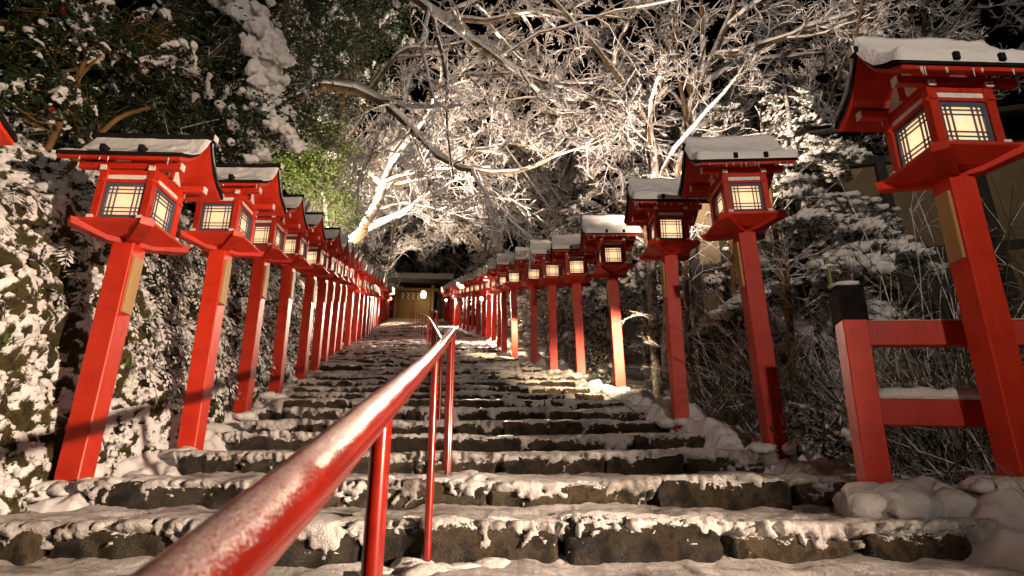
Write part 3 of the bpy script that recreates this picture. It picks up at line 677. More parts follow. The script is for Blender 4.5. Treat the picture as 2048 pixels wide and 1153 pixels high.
# ------------------------------------------------------------------ red fence at the right
def build_fence():
    b = at(1762, 962, 3.35); b[2] = -0.05 + CAMZ - 0.01; b[0] -= 0.035
    t = bpy.data.objects.new("red_fence", None); COL.objects.link(t); t.location = b
    tag(t, "red timber fence with a black capped post, behind the nearest right lantern", "fence")
    dirv = np.array([1.75, -0.30]); a = math.atan2(dirv[1], dirv[0])
    for k in range(2):
        off = 1.9 * k
        pp = link("fence_post", G().box(-0.068, 0.068, -0.068, 0.068, -0.3, 0.96).mesh("fence_post", False, 0.006), M["red"], t, (math.cos(a) * off, math.sin(a) * off, -0.04 * k), a)
        cap = G().box(-0.074, 0.074, -0.074, 0.074, 0.93, 1.14)
        V = [(-0.083, -0.076, 1.141), (0.083, -0.076, 1.141), (0.083, 0.076, 1.141), (-0.083, 0.076, 1.141), (0, 0, 1.175)]
        cap.add(V, [(0, 1, 4), (1, 2, 4), (2, 3, 4), (3, 0, 4)])
        cp = link("post_cap", cap.mesh("post_cap"), M["black"], pp)
        g = G(); blobs(g, [(0, 0, 1.165)], [(0.085, 0.085, 0.022)], 2, 0.10); sn = link("cap_snow", g.mesh("cap_snow", True), M["snow"], pp)
    for (z0, z1, th, snow) in ((0.78, 0.93, 0.035, 0.006), (0.32, 0.47, 0.033, 0.035)):
        rl_ = link("fence_rail", G().box(0.07, 2.9, -th, th, z0, z1).mesh("fence_rail", False, 0.005), M["red"], t, None, a)
        xs = np.linspace(0.08, 2.9, 120); g = G()
        P = np.stack([xs, 0 * xs, z1 + 0.2 * snow + 0.004 * fbm(np.stack([xs * 8, 0 * xs, 0 * xs], -1), 2)], -1)
        V = tubes(g, P[None], (max(snow, 0.012) * np.ones(120) * (1 + 0.3 * pn(np.stack([xs * 11, 0 * xs + 3, 0 * xs], -1))) * np.sqrt(np.clip(np.minimum(np.arange(120), 119 - np.arange(120)) / 2 + 0.2, 0, 1)))[None], 10)
        v = g.v[0]; v[:, 1] *= th * 0.95 / max(snow, 0.012); v[:, 2] = z1 + 0.002 + np.maximum((v[:, 2] - z1), -0.001) * (1.6 if snow > 0.02 else 0.6)
        link("rail_snow", g.mesh("rail_snow", True), M["snow"], rl_)
    t.rotation_euler = (0, math.radians(2.0), 0)
build_fence()

# ------------------------------------------------------------------ gate at the top of the stairs
def build_gate():
    Y = 48.0; p = at(826, 642, Y); z0 = NST * RISE; X = p[0]
    t = bpy.data.objects.new("shrine_gate", None); COL.objects.link(t); t.location = (X, Y, z0); t.rotation_euler = (0, 0, math.radians(4))
    tag(t, "roofed wooden gate with closed plank doors at the top of the stairs", "gate")
    for k, sx in enumerate((-1, 1)):
        d = link("door", G().box(-0.70, 0.70, -0.04, 0.04, 0.05, 2.55).mesh("door", False, 0.01), M["gatewood"], t, (sx * 0.715 + 0.0, 0, 0))
        for j in range(5): link("plank", G().box(-0.136, 0.136, -0.02, 0.0, 0.08, 2.5).mesh("plank", False, 0.006), M["gatewood"], d, (-0.56 + 0.28 * j, -0.042, 0))
    for sx in (-1.6, 1.6): link("gate_post", G().box(-0.14, 0.14, -0.14, 0.14, -0.3, 3.2).mesh("gate_post", False, 0.02), M["gatewood"], t, (sx, 0, 0))
    link("lintel", G().box(-2.1, 2.1, -0.12, 0.12, 2.62, 2.9).mesh("lintel", False, 0.02), M["gatewood"], t)
    for sx in (-3.0, 3.2): link("side_wall", G().box(-1.2, 1.2, -0.08, 0.08, -0.3, 2.7).mesh("side_wall", False, 0.02), M["darkwood"], t, (sx, 0.2, 0))
    g = G(); prof = []
    for i in range(9): u = i / 8; prof.append((-2.1 + 2.1 * u, 3.05 + 1.25 * u ** 1.5))
    prof2 = [(-a, b) for a, b in prof[::-1]][1:]
    top = prof + prof2; bot = [(a * 0.97, b - 0.28) for a, b in top][::-1]
    V = []; n = len(top)
    for xx in (-3.4, 3.4): V += [(xx, a, b) for a, b in top + bot]
    m_ = 2 * n
    F = [(i, (i + 1) % m_, m_ + (i + 1) % m_, m_ + i) for i in range(m_)]; g.add(V, F)
    for k in (0, m_): g.add(np.array(V)[k:k + m_], [(i, i + 1, m_ - 2 - i, m_ - 1 - i) for i in range(n - 1)])
    rf = link("roof", g.mesh("roof", False), M["bark_roof"], t)
    g = G(); xs = np.linspace(-3.4, 3.4, 60); U, I_ = np.meshgrid(xs, np.arange(n), indexing='ij'); tp = np.array(top)
    Z = tp[:, 1][I_] + 0.07 + 0.04 * fbm(np.stack([U * 1.5, I_ * 0.4, U * 0], -1), 2); I = np.arange(U.size).reshape(U.shape)
    g.add(np.stack([U, tp[:, 0][I_], Z], -1), np.stack([I[:-1, :-1], I[1:, :-1], I[1:, 1:], I[:-1, 1:]], -1).reshape(-1, 4)); link("roof_snow", g.mesh("roof_snow", True), M["snow"], rf)
    g = G(); xs = np.linspace(-1.5, 1.5, 20); tubes(g, np.stack([xs, 0 * xs - 0.26, 2.45 - 0.06 * np.cos(xs)], -1)[None], np.full((1, 20), 0.035), 8)
    rope = link("sacred_rope", g.mesh("sacred_rope", True), M["tan"], t)
    for x in (-1.0, -0.55, -0.1, 0.35):
        g = G(); zz = 2.40
        for j, dx in enumerate((0, 0.07, 0.0, 0.07)): g.box(dx - 0.06, dx + 0.06, -0.270 - 0.004 * j, -0.267 - 0.004 * j, zz - 0.16 * (j + 1), zz - 0.16 * j)
        link("paper_streamer", g.mesh("paper_streamer"), M["white"], t, (x, 0, 0))
    # paper lantern hanging beside the doors
    q = at(847, 590, Y - 1.2)
    l = bpy.data.objects.new("hanging_lantern", None); COL.objects.link(l); l.location = q
    tag(l, "glowing white paper lantern hanging in front of the gate doors", "lantern")
    g = G(); n = 22; zs = np.linspace(-0.34, 0.34, n); rr = 0.23 * np.clip(1 - (np.abs(zs) / 0.40) ** 4, 0.1, 1) * (1 + 0.015 * np.cos(np.arange(n) * math.pi))
    tubes(g, np.stack([0 * zs, 0 * zs, zs], -1)[None], rr[None], 24)
    link("paper_body", g.mesh("paper_body", True), M["paper_gate"], l)
    for z in (-0.37, 0.37):
        g = G(); tubes(g, np.array([[(0, 0, z - 0.035), (0, 0, z + 0.035)]]), np.full((1, 2), 0.15), 20); link("rim", g.mesh("rim", True), M["black"], l)
    g = G(); tubes(g, np.array([[(0, 0, 0.4), (0, 0, 0.8), (0, 0, 1.25)]]), np.full((1, 3), 0.012), 6); link("hanger", g.mesh("hanger", True), M["black"], l)
    ld = bpy.data.lights.new("gate_bulb", 'POINT'); ld.energy = 26; ld.color = (1.0, 0.74, 0.40); ld.shadow_soft_size = 0.2
    lo = bpy.data.objects.new("gate_bulb", ld); COL.objects.link(lo); lo.parent = l; lo.location = (0, -0.35, -0.5)
build_gate()

# ------------------------------------------------------------------ floodlights
def floodlight(loc, target, power, angle, label, color=WARM, size=0.06, blend=0.6, stake=0.3, fix=0.09):
    loc = np.array(loc, float); t = bpy.data.objects.new("floodlight", None); COL.objects.link(t); t.location = loc
    tag(t, label, "floodlight", "small floodlights along the stairs")
    d = Vector(np.array(target) - loc).normalized(); q = d.to_track_quat('-Z', 'Y')
    g = G(); k = fix
    P = np.array([[(0, 0, k * 1.5), (0, 0, k * 1.1), (0, 0, 0.0), (0, 0, -0.001), (0, 0, -0.0)]]); tubes(g, np.array([[(0, 0, k * 1.6), (0, 0, k * 1.45), (0, 0, k * 0.2), (0, 0, -k * 0.1)]]), np.array([[0.3 * k, 0.62 * k, 0.7 * k, 0.8 * k]]), 18)
    h = link("housing", g.mesh("housing", True), M["metal"], t); h.rotation_mode = 'QUATERNION'; h.rotation_quaternion = q
    g = G(); a = np.arange(18) * 2 * math.pi / 18; g.add(np.vstack([np.stack([0.72 * k * np.cos(a), 0.72 * k * np.sin(a), 0 * a + 0.15 * k], -1), [(0, 0, 0.15 * k)]]), [(i, (i + 1) % 18, 18) for i in range(18)])
    link("lens", g.mesh("lens"), M["lampglass"], h)
    g = G(); tubes(g, np.array([[(0, 0, 0), (0, 0.01, -stake * 0.5), (0, 0.0, -stake)]]), np.full((1, 3), 0.012), 8); link("bracket", g.mesh("bracket", True), M["metal"], t)
    ld = bpy.data.lights.new("flood_beam", 'SPOT'); ld.energy = power; ld.color = color; ld.spot_size = math.radians(angle); ld.spot_blend = blend; ld.shadow_soft_size = size
    lo = bpy.data.objects.new("flood_beam", ld); COL.objects.link(lo); lo.parent = t; lo.rotation_mode = 'QUATERNION'; lo.rotation_quaternion = q; lo.location = d * (k * 0.3)
    return t
# the lamp low behind the photographer that throws the posts' shadows on the bank
floodlight((4.2, -0.6, 1.12), (-3.0, 4.05, 0.95), P_FLOOD, 58, "floodlight standing at the foot of the stairs on the right", (1.0, 0.73, 0.52), 0.05, 1.0, 1.6)
def under_tray(a, tgt, pw, lab):
    floodlight((a[0] - 0.05, a[1] + 0.17, a[2] + 1.66), tgt, pw, 44, lab, (1.0, 0.70, 0.40), 0.03, 0.9, 0.12, 0.045)
under_tray(R_POS[2], (R_POS[3][0] - 0.15, R_POS[3][1] - 0.1, R_POS[3][2] + 0.55), 1900, "small floodlight under the tray of the third right lantern")
under_tray(R_POS[6], (R_POS[7][0] - 0.15, R_POS[7][1] - 0.1, R_POS[7][2] + 0.55), 1100, "small floodlight under the tray of the seventh right lantern")
under_tray(L_POS[20], (L_POS[22][0] + 0.3, L_POS[22][1], L_POS[22][2] + 0.5), 2500, "small floodlight under the tray of the twentieth left lantern")
def added_roof_light(a, tgt, pw, ang, lab): floodlight((a[0] + 0.1, a[1] + 0.2, a[2] + 2.88), tgt, pw, ang, lab, (1.0, 0.75, 0.56), 0.06, 0.9, 0.14, 0.05)  # added lamps to brighten the trees; the lantern roofs carry no such fixtures
added_roof_light(R_POS[4], (-0.6, 11.0, 9.5), 2000, 110, "added canopy uplight on the roof of the fifth right lantern, pointing up")
added_roof_light(R_POS[6], (-4.5, 20, 15.0), 8500, 62, "added canopy light on the roof of the seventh right lantern, aimed up the stairs")
added_roof_light(R_POS[2], (3.5, 9.5, 7.5), 1500, 115, "added fill light on the roof of the third right lantern, lighting the maple")
floodlight((-4.75, 10.4, float(bank_pt(10.4, 2.6)[1]) + 0.45), (-4.9, 12.4, 7.3), 1500, 85, "floodlight on the bank behind the sixth left lantern, under the green tree", WARM, 0.08, 0.8)
floodlight((-4.95, 13.6, float(bank_pt(13.6, 2.2)[1]) + 0.6), (-3.0, 23, 15.5), 9500, 70, "added canopy light on the bank behind the eighth left lantern, aimed up the stairs", WARM, 0.08, 0.9)  # hidden lamp added to brighten the camera-facing side of the central trees
for i, (px, py, Y, tg, pw, lab) in enumerate(((963, 598, 19.8, (-2.4, 14.5, 2.9), 3800, "nearest of the row"),
        (917, 597, 26.5, (-8.0, 24, 21.0), 9000, "second of the row"),
        (892, 601, 33, (-4.4, 26, 5.5), 5500, "third of the row"),
        (874, 605, 40, (-12, 38, 28), 9000, "nearest the gate"))):
    floodlight(at(px, py, Y), tg, pw, 130, "bright floodlight clamped high between the right posts, " + lab, WARM, 0.1, 0.7, 0.35, 0.10)
floodlight(at(784, 612, 42), (-6, 36, 28), 9000, 130, "bright floodlight on the far left lantern posts", WARM, 0.1, 0.7, 0.35, 0.10)
# street lamp on the road behind the photographer
def street_lamp(X, Y, z0, h, power):
    t = bpy.data.objects.new("street_lamp", None); COL.objects.link(t); t.location = (X, Y, z0); tag(t, "street lamp on the road behind the foot of the stairs", "street lamp")
    g = G(); tubes(g, np.array([[(0, 0, -0.5), (0, 0, h * 0.5), (0, 0, h)]]), np.array([[0.07, 0.06, 0.045]]), 12); link("lamp_post", g.mesh("lamp_post", True), M["metal"], t)
    g = G(); tubes(g, np.array([[(0, 0, h - 0.1), (0, 0, h), (0, 0, h + 0.08), (0, 0, h + 0.16)]]), np.array([[0.05, 0.2, 0.2, 0.04]]), 16); link("lamp_hood", g.mesh("lamp_hood", True), M["metal"], t)
    g = G(); blobs(g, [(0, 0, h - 0.05)], [(0.11, 0.11, 0.11)], 2, 0.0); link("lamp_globe", g.mesh("lamp_globe", True), M["lampglass"], t)
    ld = bpy.data.lights.new("street_bulb", 'SPOT'); ld.energy = power; ld.color = (1.0, 0.81, 0.66); ld.shadow_soft_size = 0.12; ld.spot_size = math.radians(115); ld.spot_blend = 1.0
    lo = bpy.data.objects.new("street_bulb", ld); COL.objects.link(lo); lo.parent = t; lo.location = (0, 0.25, h - 0.3); lo.rotation_mode = 'QUATERNION'; lo.rotation_quaternion = Vector((2.6, 14.0, 7.2)).to_track_quat('-Z', 'Y')
street_lamp(1.5, -5.5, -2.2, 6.2, P_STREET)
# ------------------------------------------------------------------ trees
def grow(P, R, n, tr, ang, lr, k, wob, trop, rr, rng, rmin=0.004, flat=1.0, lmax=9.0, tip=0.35):
    Np, K, _ = P.shape; Ln = np.linalg.norm(np.diff(P, axis=1), axis=2).sum(1)
    idx = np.repeat(np.arange(Np), n); t = rng.uniform(tr[0], tr[1], len(idx)); f = t * (K - 1); i = np.minimum(f.astype(int), K - 2); fr = (f - i)[:, None]
    p0 = P[idx, i] * (1 - fr) + P[idx, i + 1] * fr; T = norm(P[idx, i + 1] - P[idx, i]); r0 = R[idx, i] * (1 - fr[:, 0]) + R[idx, i + 1] * fr[:, 0]
    a = rng.normal(size=(len(idx), 3)); a -= (a * T).sum(1, keepdims=True) * T; a[:, 2] *= flat; a = norm(a)
    th = rng.uniform(ang[0], ang[1], (len(idx), 1)); d = norm(T * np.cos(th) + a * np.sin(th))
    L = np.minimum(Ln[idx] * lr * rng.uniform(0.55, 1.2, len(idx)) * (1.1 - 0.5 * t), lmax)
    Q = np.zeros((len(idx), k, 3)); Q[:, 0] = p0
    for j in range(1, k):
        d = norm(d + wob * rng.normal(size=d.shape) + np.asarray(trop)); Q[:, j] = Q[:, j - 1] + d * (L / (k - 1))[:, None]
    rs = np.maximum(r0 * rr, rmin); Rq = rs[:, None] * np.linspace(1, tip, k)[None]
    return Q, np.maximum(Rq, rmin * 0.7)
def branch_snow(g, P, R, m=6, th=1.2, lift=0.55):
    T = norm(np.gradient(P, axis=1)); hz = np.sqrt(np.clip(1 - T[..., 2] ** 2, 0, 1)); n = pn(P * 3.0 + 4) * 0.35 + 1
    tubes(g, P + np.array([0, 0, 1.]) * (R * lift * hz)[..., None], R * th * sst(0.25, 0.75, hz) * n + 0.001, m)
def keepvis(P, R, nearY=2.6):
    ok = (P[..., 1].min(1) > nearY); return P[ok], R[ok]
def bare_tree(name, label, limbs, seed, lv, group, twig_r=0.011, bark="bark", snow=True, flat=0.7, trop=(0, 0, 0.02), mt=3, droop=(0, 0, -0.02), fine=1.0, near=2.6):
    """limbs: list of (control points, r0, r1); lv: children per level"""
    rng = np.random.default_rng(seed); root = np.array(limbs[0][0][0], float)
    t = bpy.data.objects.new(name, None); COL.objects.link(t); t.location = root; tag(t, label, "tree", group)
    P0 = []; R0 = []
    for pts, r0, r1 in limbs:
        p = spline(pts, 14) - root; p[1:-1] += 0.02 * rng.normal(size=(12, 3)); P0.append(p); R0.append(np.linspace(r0, r1, 14))
    P0 = np.array(P0); R0 = np.array(R0)
    gt = G(); tubes(gt, P0, R0, 10); gc = G(); gs = G()
    if snow: branch_snow(gs, P0, R0, 8)
    Lb = [keepvis(*grow(P0, R0, lv[0], (0.22, 0.98), (0.5, 1.2), 0.42, 8, 0.14, trop, 0.55, rng, twig_r * 1.6, flat, 3.5), near - root[1])]
    tubes(gt, *Lb[0], 6)
    if snow: branch_snow(gs, *Lb[0], 6, 1.35, 0.5)
    P, R = Lb[0]; sides = [4, 4, 3, 3]
    for q, n in enumerate(lv[1:]):
        P, R = grow(P, R, n, (0.12, 1.0), (0.4, 1.15), 0.48, (6, 5, 4)[min(q, 2)], 0.20, droop, 0.60, rng, twig_r * (1.3, 1.0, 0.8)[min(q, 2)], flat, (1.6, 0.8, 0.45)[min(q, 2)] * fine)
        tubes(gc, P, R, mt if q < 2 else 3)
    tr = link("trunk", gt.mesh("trunk", True), M[bark], t); cr = link("crown", gc.mesh("crown", True), M["twig"], t)
    if snow: link("snow", gs.mesh("snow", True), M["snow"], t)["kind"] = "stuff"
    return t
def A(*l): return [at(*p) for p in l]
def gp(X, Y): return np.array((X, Y, float(ground_z(np.array(X), np.array(Y))) - 0.1))
OVER = "bare trees arching over the stairs"
# right-hand maple, several stems behind the fourth lantern
b0 = at(1334, 760, 9.6)
bare_tree("maple_tree", "bare maple with forked snowy stems rising behind the third right lantern",
    [([b0] + A((1345, 560, 9.6), (1362, 350, 9.5), (1388, 195, 9.4), (1428, 105, 9.3), (1462, 30, 9.2), (1490, -70, 9.0)), 0.12, 0.05),
     (A((1388, 195, 9.4), (1350, 120, 9.4), (1332, 60, 9.6), (1362, -40, 9.8)), 0.08, 0.035),
     (A((1425, 115, 9.3), (1500, 100, 9.0), (1600, 62, 8.7), (1720, 22, 8.4), (1900, -30, 8.0)), 0.075, 0.03),
     (A((1400, 170, 9.4), (1480, 130, 9.8), (1600, 110, 10.2), (1750, 100, 10.6), (1900, 60, 11)), 0.06, 0.02),
     (A((1380, 220, 9.4), (1310, 160, 10), (1230, 110, 10.6), (1130, 90, 11)), 0.05, 0.015)],
    31, (10, 6, 6, 5), OVER, 0.015)
b0 = at(1318, 800, 8.8)
bare_tree("maple_tree", "slim bare tree curving up and left over the stairs behind the fourth right lantern",
    [([b0] + A((1300, 560, 8.8), (1312, 330, 8.8), (1285, 240, 8.8), (1235, 150, 8.7), (1170, 70, 8.6), (1100, 0, 8.4), (1040, -60, 8.2)), 0.085, 0.03),
     (A((1250, 175, 8.75), (1252, 240, 8.6), (1262, 300, 8.5)), 0.03, 0.012),
     (A((1225, 140, 8.7), (1245, 70, 8.7), (1280, 10, 8.8), (1300, -40, 8.8)), 0.045, 0.02)],
    32, (8, 6, 6, 4), OVER, 0.010)
# limbs reaching in from the left, high over the stairs
b0 = gp(-5.6, 9.4)
bare_tree("maple_tree", "bare tree whose white upper limb sweeps down to the right across the sky",
    [([b0, b0 + (0.1, 0, 3.0)] + A((640, -90, 9.3), (780, -30, 9.2), (850, 15, 9.1), (890, 40, 9.0), (960, 92, 8.9), (1040, 140, 8.8), (1110, 172, 8.7), (1185, 168, 8.6)), 0.14, 0.02),
     (A((885, 38, 9.0), (980, 42, 8.9), (1060, 22, 8.8), (1130, 28, 8.7), (1260, 40, 8.5)), 0.06, 0.018),
     (A((1040, 140, 8.8), (1075, 190, 8.7), (1110, 225, 8.6), (1170, 230, 8.5)), 0.035, 0.012),
     (A((880, 36, 9.0), (960, 0, 8.8), (1060, -20, 8.6), (1180, -10, 8.4)), 0.05, 0.015)],
    33, (9, 6, 6, 5), OVER, 0.010)
b0 = gp(-6.4, 11.0)
bare_tree("maple_tree", "bare tree with a dark crooked limb reaching right over the middle of the stairs",
    [([b0, b0 + (0.2, 0, 3.4)] + A((640, 175, 11), (735, 188, 10.9), (800, 232, 10.8), (852, 290, 10.7), (905, 333, 10.6), (990, 347, 10.5), (1060, 338, 10.4), (1130, 300, 10.3)), 0.15, 0.018),
     (A((860, 295, 10.7), (866, 335, 10.6), (858, 365, 10.5), (880, 408, 10.4)), 0.03, 0.010),
     (A((735, 188, 10.9), (800, 108, 11.0), (880, 96, 11.0), (950, 80, 11), (1050, 70, 11)), 0.07, 0.02),
     (A((905, 333, 10.6), (960, 300, 10.4), (1040, 290, 10.2), (1120, 310, 10)), 0.04, 0.012),
     (A((860, 185, 11), (930, 152, 11), (1040, 150, 11), (1090, 160, 11)), 0.05, 0.015)],
    34, (8, 6, 6, 5), OVER, 0.010)
# lit leaning trunk on the left with a wide crown
b0 = gp(-7.4, 16.0)
bare_tree("leaning_tree", "pale lit trunk leaning right above the left lantern roofs",
    [([b0] + A((700, 492, 16), (742, 425, 16), (775, 350, 16.3), (800, 250, 16.6), (830, 130, 17), (860, 20, 17)), 0.20, 0.06),
     (A((760, 385, 16.2), (830, 330, 16.5), (900, 250, 17), (970, 180, 17.5)), 0.09, 0.03),
     (A((785, 310, 16.4), (850, 220, 16), (930, 120, 15.5), (1000, 40, 15)), 0.08, 0.03),
     (A((742, 425, 16), (800, 410, 17), (870, 420, 18), (950, 440, 19)), 0.06, 0.02)],
    35, (12, 7, 6, 4), OVER, 0.012)
# the trees further up on both sides: dense snow-laden crowns closing over the stairs
def far_proto(k, spread_, lean, hh=12.0):
    rng = np.random.default_rng(60 + k); b0 = np.zeros(3); limbs = []; fork = b0 + (lean * 0.12, 0, hh * 0.32)
    limbs.append(([b0 - (0, 0, 0.4), b0 + (lean * 0.03, 0, hh * 0.1), fork, b0 + (lean * 0.45, -0.5, hh * 0.55), b0 + (lean * 0.9, -1.0, hh * 0.85)], 0.22, 0.05))
    for q in range(6):
        a = rng.uniform(0, 6.28); l = rng.uniform(0.35, 0.6) * hh; up = rng.uniform(0.25, 0.8)
        dv = np.array((math.cos(a) * spread_ + lean * 0.13, math.sin(a) * 0.8, up)); dv = dv / np.linalg.norm(dv); o = fork + (lean * 0.025 * q, 0, 0.054 * hh * q)
        limbs.append(([o, o + dv * l * 0.35 + (0, 0, 0.1 * l), o + dv * l * 0.7 + (0, 0, 0.13 * l), o + dv * l + (0, 0, 0.05 * l)], 0.10, 0.03))
    return bare_tree("bare_tree", "x", limbs, 80 + k, (8, 6, 7, 4), "snow-laden bare trees further up", 0.014, snow=False, flat=0.8, fine=1.4, mt=3, near=-99)
FAR = [(-8.4, 20, 10, 0.2, 0, "on the left, just past the leaning trunk"), (-10.0, 25, 12, -0.3, 1, "on the left, half way up the stairs"), (-11.5, 31, 13, 0.3, 2, "on the left, two thirds of the way up"), (-13.5, 39, 14, -0.2, 0, "on the left, close to the gate"),
       (2.8, 18, 11, 2.9, 1, "on the right, half way up the lantern row"), (2.2, 24, 13, 3.4, 2, "on the right, past the middle of the lantern row"), (0.3, 31, 14, 3.0, 0, "on the right, two thirds of the way up"), (-1.4, 40, 15, 3.5, 1, "on the right, close to the gate"),
       (-8.5, 55, 14, 1.2, 2, "directly behind the gate"), (-3.0, 52, 15, 2.4, 0, "right behind the gate"), (-14.5, 53, 16, 0.4, 1, "left behind the gate"), (-11.0, 46, 11, -0.6, 2, "just left of the gate"), (-9.0, 22.5, 9, 0.7, 2, "on the left, behind the fifteenth lantern"),
       (6.4, 9.5, 8, 2.6, 1, "spreading behind the nearest right lantern"), (9.5, 11.5, 9.5, 3.0, 2, "at the right edge, behind the building"), (4.6, 13, 9, 2.3, 0, "spreading behind the second right lantern"), (7.6, 15.5, 12, 3.3, 1, "far behind the right cedars")]
FP = [far_proto(0, 0.9, 4.0), far_proto(1, 1.05, 4.5), far_proto(2, 0.8, 3.0)]; used = set()
for i, (x, yy, hh, rot, k, lab) in enumerate(FAR):
    t = FP[k] if k not in used else copy_tree(FP[k]); used.add(k)
    t.location = gp(x, yy); t.rotation_euler = (0, 0, rot); t.scale = (hh / 12,) * 3; t["label"] = "tall bare tree thick with snow " + lab

# ------------------------------------------------------------------ leaves and lumps of snow
def leaves(g, C, size, rng, droop=0.35, aspect=0.45, fold=0.15, updir=None):
    """pointed folded leaves at C (N,3)"""
    n = len(C); d = rng.normal(size=(n, 3)); d[:, 2] = d[:, 2] * 0.5 - droop; d = norm(d)
    up = np.array([0, 0, 1.]) + 0.55 * rng.normal(size=(n, 3)); s = norm(np.cross(d, up)); u = np.cross(s, d)
    L = size * rng.uniform(0.6, 1.25, (n, 1)); w = L * aspect * 0.5
    a = C; b = C + d * L * 0.45 + s * w + u * L * fold * 0.4; c = C + d * L; e = C + d * L * 0.45 - s * w + u * L * fold * 0.4; m = C + d * L * 0.5
    V = np.stack([a, b, c, e, m], 1); F = np.array([(0, 1, 4), (1, 2, 4), (0, 4, 3), (4, 2, 3)])
    g.add(V, (F[None] + (np.arange(n) * 5)[:, None, None]).reshape(-1, 3))
def evergreen(name, label, base, limbs, clumps, seed, size, mat, group, per=40, spread=0.22, snowf=0.25, snow_s=0.10, bark="bark", twigs=True, cat="tree", snow_extra=None, flowers=0, res=2, fuse=0):
    rng = np.random.default_rng(seed); root = np.array(base, float)
    t = bpy.data.objects.new(name, None); COL.objects.link(t); t.location = root; tag(t, label, cat, group)
    gt = G()
    for pts, r0, r1 in limbs:
        p = spline(pts, 16) - root; tubes(gt, p[None], np.linspace(r0, r1, 16)[None], 9)
    C = []
    for (c, rad, n) in clumps:
        q = norm(rng.normal(size=(n, 3))) * (rng.uniform(0.15, 1.0, (n, 1)) ** 0.5); C.append(np.array(c) + q * np.array(rad))
    C = np.concatenate(C) - root
    if twigs and limbs:
        ends = np.concatenate([spline(p, 30)[5:] for p, _, _ in limbs]) - root
        d = np.linalg.norm(C[:, None] - ends[None], axis=2); e = ends[d.argmin(1)]
        sel = (d.min(1) < 0.9); m1 = e[sel] + (C[sel] - e[sel]) * 0.4 + rng.normal(size=(sel.sum(), 3)) * 0.10; m2 = e[sel] + (C[sel] - e[sel]) * 0.75 + rng.normal(size=(sel.sum(), 3)) * 0.08
        tubes(gt, np.stack([e[sel], m1, m2, C[sel]], 1), np.tile([0.010, 0.008, 0.006, 0.003], (sel.sum(), 1)), 4)
    gl = G(); LC = (C[:, None] + rng.normal(size=(len(C), per, 3)) * spread * np.array([1, 1, 0.6])).reshape(-1, 3); leaves(gl, LC, size, rng)
    if gt.v: link("trunk", gt.mesh("trunk", True), M[bark], t)
    link("crown", gl.mesh("crown"), M[mat], t)
    gs = G(); sel = C[rng.random(len(C)) < snowf]
    if len(sel):
        nf, kk = 3, 4; m = len(sel); o = np.repeat(sel, nf, 0) + rng.normal(size=(m * nf, 3)) * spread * 0.45 + np.array([0, 0, spread * 0.35])
        d = rng.normal(size=(m * nf, 3)); d[:, 2] = -0.35 - 0.5 * rng.random(m * nf); d = norm(d); tt = np.arange(kk) / (kk - 1); ln = snow_s * 2.1 * rng.uniform(0.6, 1.3, (m * nf, 1, 1))
        cc = o[:, None] + d[:, None] * ln * tt[None, :, None] - np.array([0, 0, 0.35]) * ln * (tt ** 2)[None, :, None]
        ss = snow_s * rng.uniform(0.45, 0.9, (m * nf, 1)) * (1.0 - 0.55 * tt)[None]; ss = ss[..., None] * np.array([1.0, 1.0, 0.75]) * rng.uniform(0.8, 1.25, (m * nf, kk, 3))
        blobs(gs, cc.reshape(-1, 3), ss.reshape(-1, 3), 1, 0.2, rng)
    if fuse and gs.v:
        so = link("snow", gs.mesh("snow", True), M["snow"], t); so["kind"] = "stuff"; gs = G()
        md = so.modifiers.new("fuse", 'REMESH'); md.mode = 'VOXEL'; md.voxel_size = fuse; md.use_smooth_shade = True
        md = so.modifiers.new("soften", 'SMOOTH'); md.iterations = 2; md.factor = 0.6
    if gs.v: link("snow", gs.mesh("snow", True), M["snow"], t)["kind"] = "stuff"
    if snow_extra is not None:
        gs = G(); blobs(gs, snow_extra[0] - root, snow_extra[1], 2, 0.28, rng); so = link("hanging_snow", gs.mesh("hanging_snow", True), M["snow"], t); so["kind"] = "stuff"
        md = so.modifiers.new("fuse", 'REMESH'); md.mode = 'VOXEL'; md.voxel_size = 0.014; md.use_smooth_shade = True
        md = so.modifiers.new("soften", 'SMOOTH'); md.iterations = 3; md.factor = 0.6
        tx = bpy.data.textures.new("snow_clouds", 'CLOUDS'); tx.noise_scale = 0.05; tx.noise_depth = 3
        md = so.modifiers.new("lumps", 'DISPLACE'); md.texture = tx; md.strength = 0.035; md.mid_level = 0.5
    if flowers:
        fc = LC[rng.choice(len(LC), flowers)]
        for c in fc:
            g = G(); blobs(g, c + rng.normal(size=(6, 3)) * 0.014, np.full(6, 0.016), 1, 0.25, rng); link("flower", g.mesh("flower", True), M["camellia_red"], t)
    return t
def trail(pts, n, jit, s0, s1, rng):
    p = spline(pts, n) + rng.normal(size=(n, 3)) * jit; s = rng.uniform(s0, s1, (n, 1)) * np.array([1.1, 1.1, 0.75]) * rng.uniform(0.8, 1.2, (n, 3)); return p, s
rs = np.random.default_rng(77)
LEFTG = "evergreens on the left bank"
